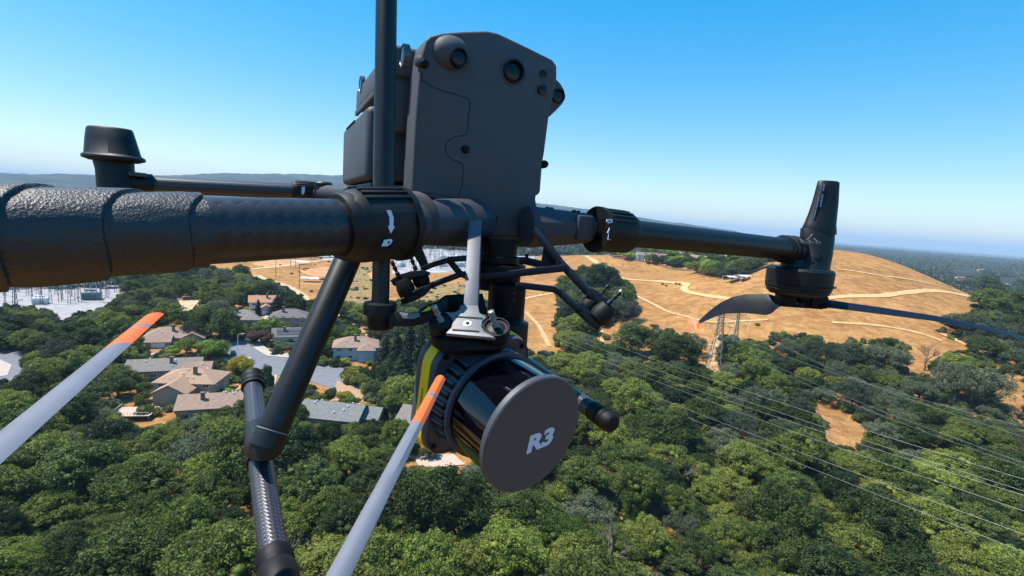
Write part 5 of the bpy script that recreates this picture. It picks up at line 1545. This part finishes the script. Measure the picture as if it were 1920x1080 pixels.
def blade_px(top, bot, d0, d1, th=.0025, n=26):
    def samp(poly, t):
        L = [0]
        for i in range(1, len(poly)): L.append(L[-1] + math.dist(poly[i], poly[i - 1]))
        s = t * L[-1]
        for i in range(1, len(poly)):
            if s <= L[i] + 1e-9:
                k = (s - L[i - 1]) / (L[i] - L[i - 1]); return (poly[i - 1][0] + (poly[i][0] - poly[i - 1][0]) * k, poly[i - 1][1] + (poly[i][1] - poly[i - 1][1]) * k)
        return poly[-1]
    rings = []
    for i in range(n + 1):
        t = i / n; a, b_ = samp(top, t), samp(bot, t); d = d0 + (d1 - d0) * t
        # upper edge lies farther off than the lower one: the blade is pitched
        A, B = P(a[0], a[1], d + .010), P(b_[0], b_[1], d - .010); nrm = (B - A).cross(P(960, 0, d) - P(0, 0, d)).normalized()
        nrm = (A - CAM).normalized() * -1
        ring = []
        for k, (f, h) in enumerate([(0, 0), (.15, 1), (.4, 1.25), (.7, .9), (1, 0), (.7, -.5), (.4, -.6), (.15, -.5)]):
            ring.append(A.lerp(B, f) + nrm * th * .5 * h)
        rings.append(ring)
    return MB().loft(rings)
t1 = [(1472, 558), (1457, 556), (1440, 551), (1400, 551), (1372, 557), (1350, 568), (1330, 583), (1309, 602)]
b1 = [(1470, 572), (1457, 578), (1447, 588), (1436, 591), (1397, 587), (1362, 588), (1340, 594), (1312, 607)]
bl = part('propeller_blade', blade_px(t1, b1, .925, 1.05), M_bladedark, pr_)
part('orange_tip', blade_px([(1310, 601), (1302, 597), (1289, 597)], [(1313, 608), (1309, 620), (1291, 613)], 1.05, 1.065, n=6), M_orange, pr_)
t2 = [(1535, 560), (1560, 563), (1650, 576), (1750, 591), (1850, 612), (1990, 649)]
b2 = [(1535, 575), (1560, 578), (1650, 589), (1750, 602), (1850, 619), (1990, 652)]
part('propeller_blade', blade_px(t2, b2, .925, .74, .003), M_bladedark, pr_)

# ---- rear motor at the far left
DRR = 1.10; q2 = DRR / 960
rmh = part('motor_mount', MB().loft([hring(211, 292, DRR, 36 * q2, .03), hring(216, 320, DRR, 32 * q2, .03), hring(220, 362, DRR, 33 * q2, .03)]), M_dark)
part('mount_cap', MB().loft([hring(214, 303, DRR, 40 * q2, .04), hring(214, 299, DRR, 53 * q2, .046), hring(213, 294, DRR, 53.5 * q2, .046), hring(212, 290, DRR, 47 * q2, .042), hring(208, 262, DRR, 43 * q2, .036), hring(206, 244, DRR, 39.5 * q2, .032), hring(206, 240, DRR, 37 * q2, .030)]), M_dark, rmh, bevel=.001)
part('arm_socket', mtube([(215, 340, 1.105), (262, 343, 1.12), (284, 346, 1.135)], [.024, .0225, .021], 28), M_dark, rmh)
part('socket_clip', MB().box(P(258, 327, 1.10), (.03, .02, .008), (XW, YW, ZW)), M_shell, rmh, bevel=.002)

# ---- near propeller, its hub below and behind the lens
def camv(x, y, z): return CAM + CX * x + CY * y + FD * z
HB = camv(-.419 * .09, -.898 * .09, -.09)
def flat_blade(tip, chord_fn, t0, t1, m, name, par, th=.0022, n=30, pitch=-.10, skew=0.0):
    d = (HB - tip).normalized(); hz_ = d.cross(ZW).normalized(); rings = []; L = (HB - tip).length
    for i in range(n + 1):
        t = t0 + (t1 - t0) * i / n; c = tip + (HB - tip) * t; ch = chord_fn(t)
        cd = (hz_ + ZW * pitch).normalized(); nn_ = cd.cross(d).normalized()
        ring = []
        for f, h in ((-.5, 0), (-.3, 1), (0, 1.3), (.3, .9), (.5, 0), (.3, -.4), (0, -.5), (-.3, -.5)):
            ring.append(c + cd * ch * f + nn_ * th * .5 * h + d * (skew * f * ch))
        rings.append(ring)
    return part(name, MB().loft(rings), m, par)
for tip, ch, sk_ in ((P(288, 592, .235), .0084, .6), (P(826, 710, .18), .0043, -.2)):
    cf_ = lambda t, ch=ch: ch * (.88 + .18 * min(1, t / .45))
    bl = flat_blade(tip, cf_, .135, .93, M_blade, 'propeller_blade', DR, skew=sk_)
    flat_blade(tip, cf_, .0, .058, M_orange, 'orange_tip', bl, n=5, skew=sk_)
    flat_blade(tip, cf_, .058, .068, M_blade, 'tip_stripe', bl, n=2, skew=sk_)
    flat_blade(tip, cf_, .068, .135, M_orange, 'orange_tip', bl, n=5, skew=sk_)
part('propeller_hub', MB().lathe(HB + ZW * .012, -ZW, [(0, .01), (.004, .022), (.024, .022), (.028, .01)], 28), M_black)

# ================================================================== GIMBAL MOUNT (hangs under the drone)
GM = empty('gimbal_mount', P(930, 560, .58))
tag(GM, 'black camera gimbal with curved arms, rubber dampers and a lit metal plate under the drone', 'gimbal')
def gp(name, mb, m, parent=None, **k): return build(name, mb, m, parent or GM, **k)
def q3(x, y): return (680 + x / 4.909, 440 + y / 4.909)
def q6(x, y): return (960 + x / 5.4, 440 + y / 5.4)
def sheet(pts, depth_fn, th, m, name, parent=None, bevel=.0008):
    v = [P(x, y, depth_fn(x, y)) for x, y in pts]
    n = (v[1] - v[0]).cross(v[len(v) // 2] - v[0]).normalized()
    if n.dot(CAM - v[0]) > 0: n = -n
    return gp(name, MB().prism(v, n * th), m, parent, bevel=bevel)
def stripd(x, y): return .575 - (y - 415) / 157 * .075
bracket = sheet([(879, 412), (903, 412), (896, 573), (869, 573)], stripd, .004, mat('bracket_metal', (0.10, 0.105, 0.125), 0.45, metal=0.2, bump=0.4, bump_scale=1300), 'front_bracket')
gp('bracket_edge', MB().prism([P(900, 430, stripd(0, 430) + .001), P(904, 430, stripd(0, 430) + .001), P(898, 572, stripd(0, 572) + .001), P(895, 572, stripd(0, 572) + .001)], P(900, 500, .55) - P(900, 500, .535)), M_frame, bracket, bevel=.0005)
def plated(x, y): return .500 - (y - 571) / 62 * .035
pl = sheet([(864, 571), (896.5, 572), (899, 586), (912, 594), (904, 602), (903, 612), (908, 621), (930, 633), (835, 624.5), (846, 614), (849, 602), (845, 593), (834, 584), (851, 586), (861, 580)], plated, .004, M_metal, 'mount_plate')
for (x0, x1, y0, y1) in ((855, 905, 592, 595), (848, 899, 616.5, 619.5)):
    sheet([(x0, y0), (x1, y0 + 3.5), (x1, y1 + 3.5), (x0, y1)], lambda x, y: plated(x, y) - .0006, .0009, M_black, 'slot', pl, 0)
pn = (P(864, 571, plated(0, 571)) - P(896, 571, plated(0, 571))).cross(P(864, 620, plated(0, 620)) - P(864, 571, plated(0, 571))).normalized()
if pn.dot(CAM - P(876, 607, .48)) < 0: pn = -pn
wc_ = P(876.5, 607, plated(0, 607))
gp('washer', MB().lathe(wc_ - pn * .001, pn, [(0, .0043), (.0014, .0042), (.0017, .0036)], 24), mat('bright_washer', (.7, .7, .7), .4), pl)
gp('screw', MB().lathe(wc_, pn, [(0, .0019), (.0012, .0018)], 12), M_black, pl)
def damper(c, r, h, axis, name='rubber_damper', m=M_rubber):
    return gp(name, MB().lathe(c - axis * h / 2, axis, [(0, r * .6), (h * .08, r * .9), (h * .3, r), (h * .55, r), (h * .8, r * .92), (h * .98, r * .86), (h, r * .80), (h * .94, r * .72), (h * .86, r * .3)], 32), m)
def pin(a, b_, r, tip=True, m=None):
    A, B = P(*a), P(*b_); ax = (B - A).normalized(); L = (B - A).length
    p_ = gp('damper_pin', MB().lathe(A, ax, [(0, r * 1.2), (L * .25, r * 1.2), (L * .3, r * .8), (L * .42, r * .8), (L * .46, r * 1.15), (L * .6, r * 1.15), (L * .63, r * .8), (L * .7, r * .8), (L * .74, r * 1.1), (L, r * 1.05)], 14), m or M_frame)
    if tip: gp('pin_tip', MB().lathe(B - ax * L * .12, ax, [(0, r * 1.12), (L * .12, r * 1.1), (L * .14, r * .8)], 14), M_pin, p_)
gp('damper_housing', MB().loft([[P(880 + 76 * math.copysign(abs(math.cos(a)) ** .5, math.cos(a)) * k, y + 16 * math.sin(a) * k2 + 8 * math.cos(a), .505 - .004 * math.sin(a)) for a in [2 * math.pi * i / 28 for i in range(28)]] for (y, k, k2) in ()] or
   [[c_ + UX * .038 * k * math.copysign(abs(math.cos(a)) ** .55, math.cos(a)) + VB * .024 * k * math.copysign(abs(math.sin(a)) ** .7, math.sin(a)) for a in [2 * math.pi * i / 32 for i in range(32)]]
    for c_, k in ((P(880, 622, .505), .9), (P(880, 628, .505), 1.0), (P(880, 645, .505), .98), (P(880, 655, .505), .80))]), M_black)
def cup(c, r, h):
    gp('rubber_damper', MB().lathe(c - pn * h, pn, [(0, r * .6), (h * .1, r * .85), (h * .45, r), (h * .9, r), (h, r * .97), (h, r * .88), (h * .90, r * .84), (h * .88, r * .3)], 40), M_rubber)
    gp('damper_core', MB().lathe(c - pn * h * .2, pn, [(0, r * .8), (h * .12, r * .6), (h * .14, r * .2)], 32), M_dark)
cup(P(827, 601, plated(0, 601) + .0006), .0119, .017); cup(P(930.5, 612, plated(0, 612) + .0006), .0128, .018)
pin((828, 603, .482), (813, 573, .476), .0026, m=M_metal); pin((930, 612, .476), (920, 583, .470), .0028, m=M_metal)
# left arms and dampers
def bar(pts, w, th, m=M_frame, name='gimbal_arm', d=None, parent=None):
    b = MB(); v = [P(*p) for p in pts]
    for i in range(len(v) - 1):
        a, b_ = v[i], v[i + 1]; e = (b_ - a).normalized() * (w * .35)
        b.bar(a - (e if i else e * 0), b_ + (e if i < len(v) - 2 else e * 0), th, w, up=(CAM - a).normalized() if False else ZW.cross(b_ - a).normalized())
    return gp(name, b, m, parent, bevel=.0009)
sheet([q3(405, 60), q3(520, 70), q3(610, 290), q3(545, 318), q3(470, 190)], lambda x, y: .60, .006, M_frame, 'gimbal_arm')
bar([(790, 505, .60), (812, 496, .60), (845, 486.5, .60), (876, 484, .61)], .0085, .006)
bar([(842, 488, .60), (862, 512, .60), (878, 520, .60)], .009, .006)
bar([(772, 551, .585), (800, 538, .59), (862, 515, .60), (880, 512, .60)], .0075, .006)
sheet([q3(250, 420), q3(330, 370), q3(440, 335), q3(560, 325), q3(610, 345), q3(600, 372), q3(470, 400), q3(380, 432), q3(285, 475)], lambda x, y: .585, .014, M_frame, 'damper_plate')
sheet([q3(338, 600), q3(420, 560), q3(560, 490), q3(630, 432), q3(645, 462), q3(560, 560), q3(470, 610), q3(362, 645)], lambda x, y: .585, .014, M_frame, 'damper_plate')
axl = (P(748, 515, .585) - P(765, 560, .585)).normalized()
damper(P(760, 540, .588), .0102, .019, axl); damper(P(789, 524, .600), .0098, .017, axl)
pin((748, 519, .585), (734, 489, .585), .0022); pin((780, 507, .60), (768, 476, .60), .0022, False)
# right arms and dampers
bar([(900, 518, .60), (960, 513, .60), (1062, 502, .61)], .009, .008)
bar([(1003, 430, .63), (1050, 492, .615), (1106, 551, .60), (1124, 566, .60)], .0088, .008)
sheet([(1021, 452), (1053, 497), (1013, 500)], lambda x, y: .625, .004, M_frame, 'gimbal_web')
bar([(966, 534, .60), (1036, 542, .60), (1050, 548, .60), (1088, 583, .59)], .0085, .007)
sheet([q6(800, 535), q6(870, 570), q6(1055, 765), q6(1005, 820), q6(960, 790), q6(770, 600)], lambda x, y: .595, .014, M_frame, 'damper_plate')
sheet([q6(640, 690), q6(720, 690), q6(918, 912), q6(868, 972), q6(800, 925), q6(650, 790)], lambda x, y: .59, .014, M_frame, 'damper_plate')
axr = (P(1150, 560, .6) - P(1112, 600, .6)).normalized()
damper(P(1106, 571, .605), .0105, .020, axr); damper(P(1129, 588, .592), .0125, .021, axr)
pin((1140, 570, .595), (1166, 545, .595), .0024); pin((1122, 556, .61), (1142, 534, .61), .0022, False)
bar([(905, 487, .70), (985, 489, .70), (1016, 496, .70)], .008, .01)
pin((987, 492, .70), (988, 476, .70), .0026, False)
# yaw motor column
mc_ = gp('yaw_motor', MB().lathe(P(935, 445, .63), -ZW, [(0, .024), (.022, .024), (.023, .027), (.030, .027), (.031, .022), (.033, .036), (.040, .0365), (.042, .031), (.056, .030), (.058, .026), (.064, .026)], 40), M_black)
gp('roll_motor', MB().lathe(P(952, 530, .615), -ZW, [(0, .018), (.002, .0225), (.046, .0225), (.048, .026), (.075, .026), (.082, .020)], 40), M_black)
gp('motor_collar', MB().lathe(P(958, 600, .60), -ZW, [(0, .015), (.002, .021), (.03, .021), (.036, .016)], 32), M_frame)
gp('red_mark', MB().box(P(964, 550, .587), (.0016, .0008, .0022), (XW, YW, ZW)).box(P(963.5, 563, .587), (.0016, .0008, .0022), (XW, YW, ZW)), M_red)
gp('gimbal_yoke', MB().prism([P(x, y, .575) for x, y in ((808, 572), (835, 553), (905, 550), (915, 590), (868, 586), (850, 585), (835, 590))], P(870, 570, .60) - P(870, 570, .575)), M_black, bevel=.001)
# linkage from the mast clamp
lk = gp('linkage_arm', MB().prism([P(x, y, .535) for x, y in ((728, 588), (746, 583), (757, 584), (768, 587), (786, 583), (806, 570), (838, 556), (842, 580), (822, 592), (800, 606), (776, 612), (745, 612), (728, 614))], P(780, 590, .555) - P(780, 590, .535)), M_dark, bevel=.0012)
gp('linkage_top', MB().prism([P(748, 585, .532), P(768, 588.5, .532), P(785, 585, .532), P(789, 593, .530), P(775, 598, .530), P(756, 597, .530)], P(770, 592, .534) - P(770, 592, .532)), M_metal, lk, bevel=.0003)
gp('warning_label', MB().prism([P(787, 580, .5315), P(806, 569, .5315), P(812, 581, .5315), P(790, 592, .5315)], P(800, 580, .536) - P(800, 580, .5315)), M_black, lk, smooth=False)
gp('warning_triangle', MB().prism([P(789.5, 585.5, .531), P(805.5, 573.5, .531), P(808, 581, .531)], P(800, 580, .5313) - P(800, 580, .531)), M_yel, lk, smooth=False)
tt = MB()
for i in range(4):
    for j in range(3):
        x, y = 815 + i * 3.2 + j * .8, 566 + j * 2.6 + i * .5
        tt.prism([P(x, y, .5690), P(x + 2.3, y - .6, .5690), P(x + 2.6, y + .6, .5690), P(x + .3, y + 1.2, .5690)], P(x, y, .5696) - P(x, y, .5690))
gp('fine_print', tt, M_greyprint, lk, smooth=False)

# ================================================================== SCANNER (held by the gimbal)
DC = P(1003, 817, .47)
rz_ = (DC - CAM).normalized(); rx_ = (CX - rz_ * CX.dot(rz_)).normalized(); ry_ = rx_.cross(-rz_) if False else (CY - rz_ * CY.dot(rz_) - rx_ * CY.dot(rx_)).normalized()
SN = (rx_ * .652 + ry_ * -.4725 + rz_ * -.593).normalized()          # the way the end cap faces
SC = empty('laser_scanner', DC - SN * .06)
tag(SC, 'round scanner with glossy black window, yellow band and grey end cap below the drone', 'scanner')
def sp_(name, mb, m, parent=None, **k): return build(name, mb, m, parent or SC, **k)
E1 = SN.cross(ZW).normalized(); E2 = E1.cross(SN)
if E1.dot(CX) < 0: E1 = -E1
cap = sp_('end_cap', MB().lathe(DC - SN * .0075, SN, [(0, .054), (0, .0572), (.001, .0580), (.0062, .0580), (.0075, .0568)], 96), M_cap)
win_ = sp_('scan_window', MB().lathe(DC - SN * .062, SN, [(0, .052), (0, .0535), (.0545, .0535)], 96), M_window)
sp_('window_ring', MB().lathe(DC - SN * .066, SN, [(0, .052), (0, .0568), (.001, .0575), (.005, .0575), (.0055, .0545)], 96), M_scan)
body = sp_('housing', MB().lathe(DC - SN * .094, SN, [(0, .056), (.004, .0575), (.018, .0565), (.0275, .0530), (.0285, .05)], 96), M_scan)
def rsq(off, h, cr, k=10):
    pts = []
    for cxs, cys, a0 in ((1, 1, 0), (-1, 1, 90), (-1, -1, 180), (1, -1, 270)):
        for i in range(k + 1):
            a = R(a0 + 90 * i / k); pts.append(DC - SN * off + E1 * (cxs * (h - cr) + math.cos(a) * cr) + E2 * (cys * (h - cr) + math.sin(a) * cr))
    return pts
fl = sp_('flange', MB().loft([rsq(.088, .0575, .024), rsq(.0865, .0592, .025), rsq(.094, .0605, .026)]), M_scan)
sp_('yellow_band', MB().loft([rsq(.0941, .0600, .026), rsq(.0943, .0614, .027), rsq(.1068, .0622, .028), rsq(.1072, .0605, .026)]), M_yel)
sp_('rear_housing', MB().loft([rsq(.1073, .0608, .026), rsq(.110, .0616, .027), rsq(.122, .058, .026), rsq(.130, .050, .024)]), M_scan)
for sx, sy in ((-1, 1), (-1, -1), (1, 1), (1, -1)):
    sp_('screw', MB().lathe(DC - SN * .0868 + E1 * sx * .0485 + E2 * sy * .0485, SN, [(-.002, .0030), (.0006, .0029), (.0008, .0022)], 14), M_black, fl)
fn = MB(); gn = MB()
for i in range(9):
    a = R(128 + i * 11); d = E1 * math.cos(a) + E2 * math.sin(a); tn = -E1 * math.sin(a) + E2 * math.cos(a)
    c = DC - SN * .0775 + d * .0570
    fn.box(c, (.0026, .0035, .017), (tn, d, (SN - d * .12).normalized()))
    gn.box(c + tn * .0036 - d * .0008, (.0034, .003, .0165), (tn, d, (SN - d * .12).normalized()))
sp_('cooling_fin', fn, M_scan, body, bevel=.0004); sp_('cooling_slot', gn, M_black, body)
# squiggle of black print on the band
sq = MB(); prev = None
pts = []
for i in range(40):
    t = i / 39; v = -.012 + .024 * t
    pts.append(DC - SN * (.1005 + .0014 * math.sin(i * 1.9)) - E1 * .0621 + E2 * v)
sq.tube(pts, .00022, 5); sp_('band_script', sq, M_black)
# R3
def letters():
    cu = bpy.data.curves.new('r3', 'FONT'); cu.body = 'R3'; cu.offset = 0.05; cu.resolution_u = 6
    ob = bpy.data.objects.new('r3tmp', cu); COL.objects.link(ob)
    dg = bpy.context.evaluated_depsgraph_get(); me = bpy.data.meshes.new_from_object(ob.evaluated_get(dg))
    vs = np.array([v.co[:] for v in me.vertices]); fs = [tuple(p.vertices) for p in me.polygons]
    bpy.data.objects.remove(ob)
    lo, hi = vs.min(0), vs.max(0)
    pl0 = DC + SN * .00025
    O, X1, Y1 = plane_hit(986.5, 852.5, pl0, SN), plane_hit(1034, 832, pl0, SN), plane_hit(994.5, 817, pl0, SN)
    m = MB(); m.add([O + (X1 - O) * ((v[0] - lo[0]) / (hi[0] - lo[0])) + (Y1 - O) * ((v[1] - lo[1]) / (hi[1] - lo[1])) for v in vs], fs)
    return m
sp_('lettering', letters(), mat('cap_print', (0.60, 0.66, 0.82), .6), cap, smooth=False)
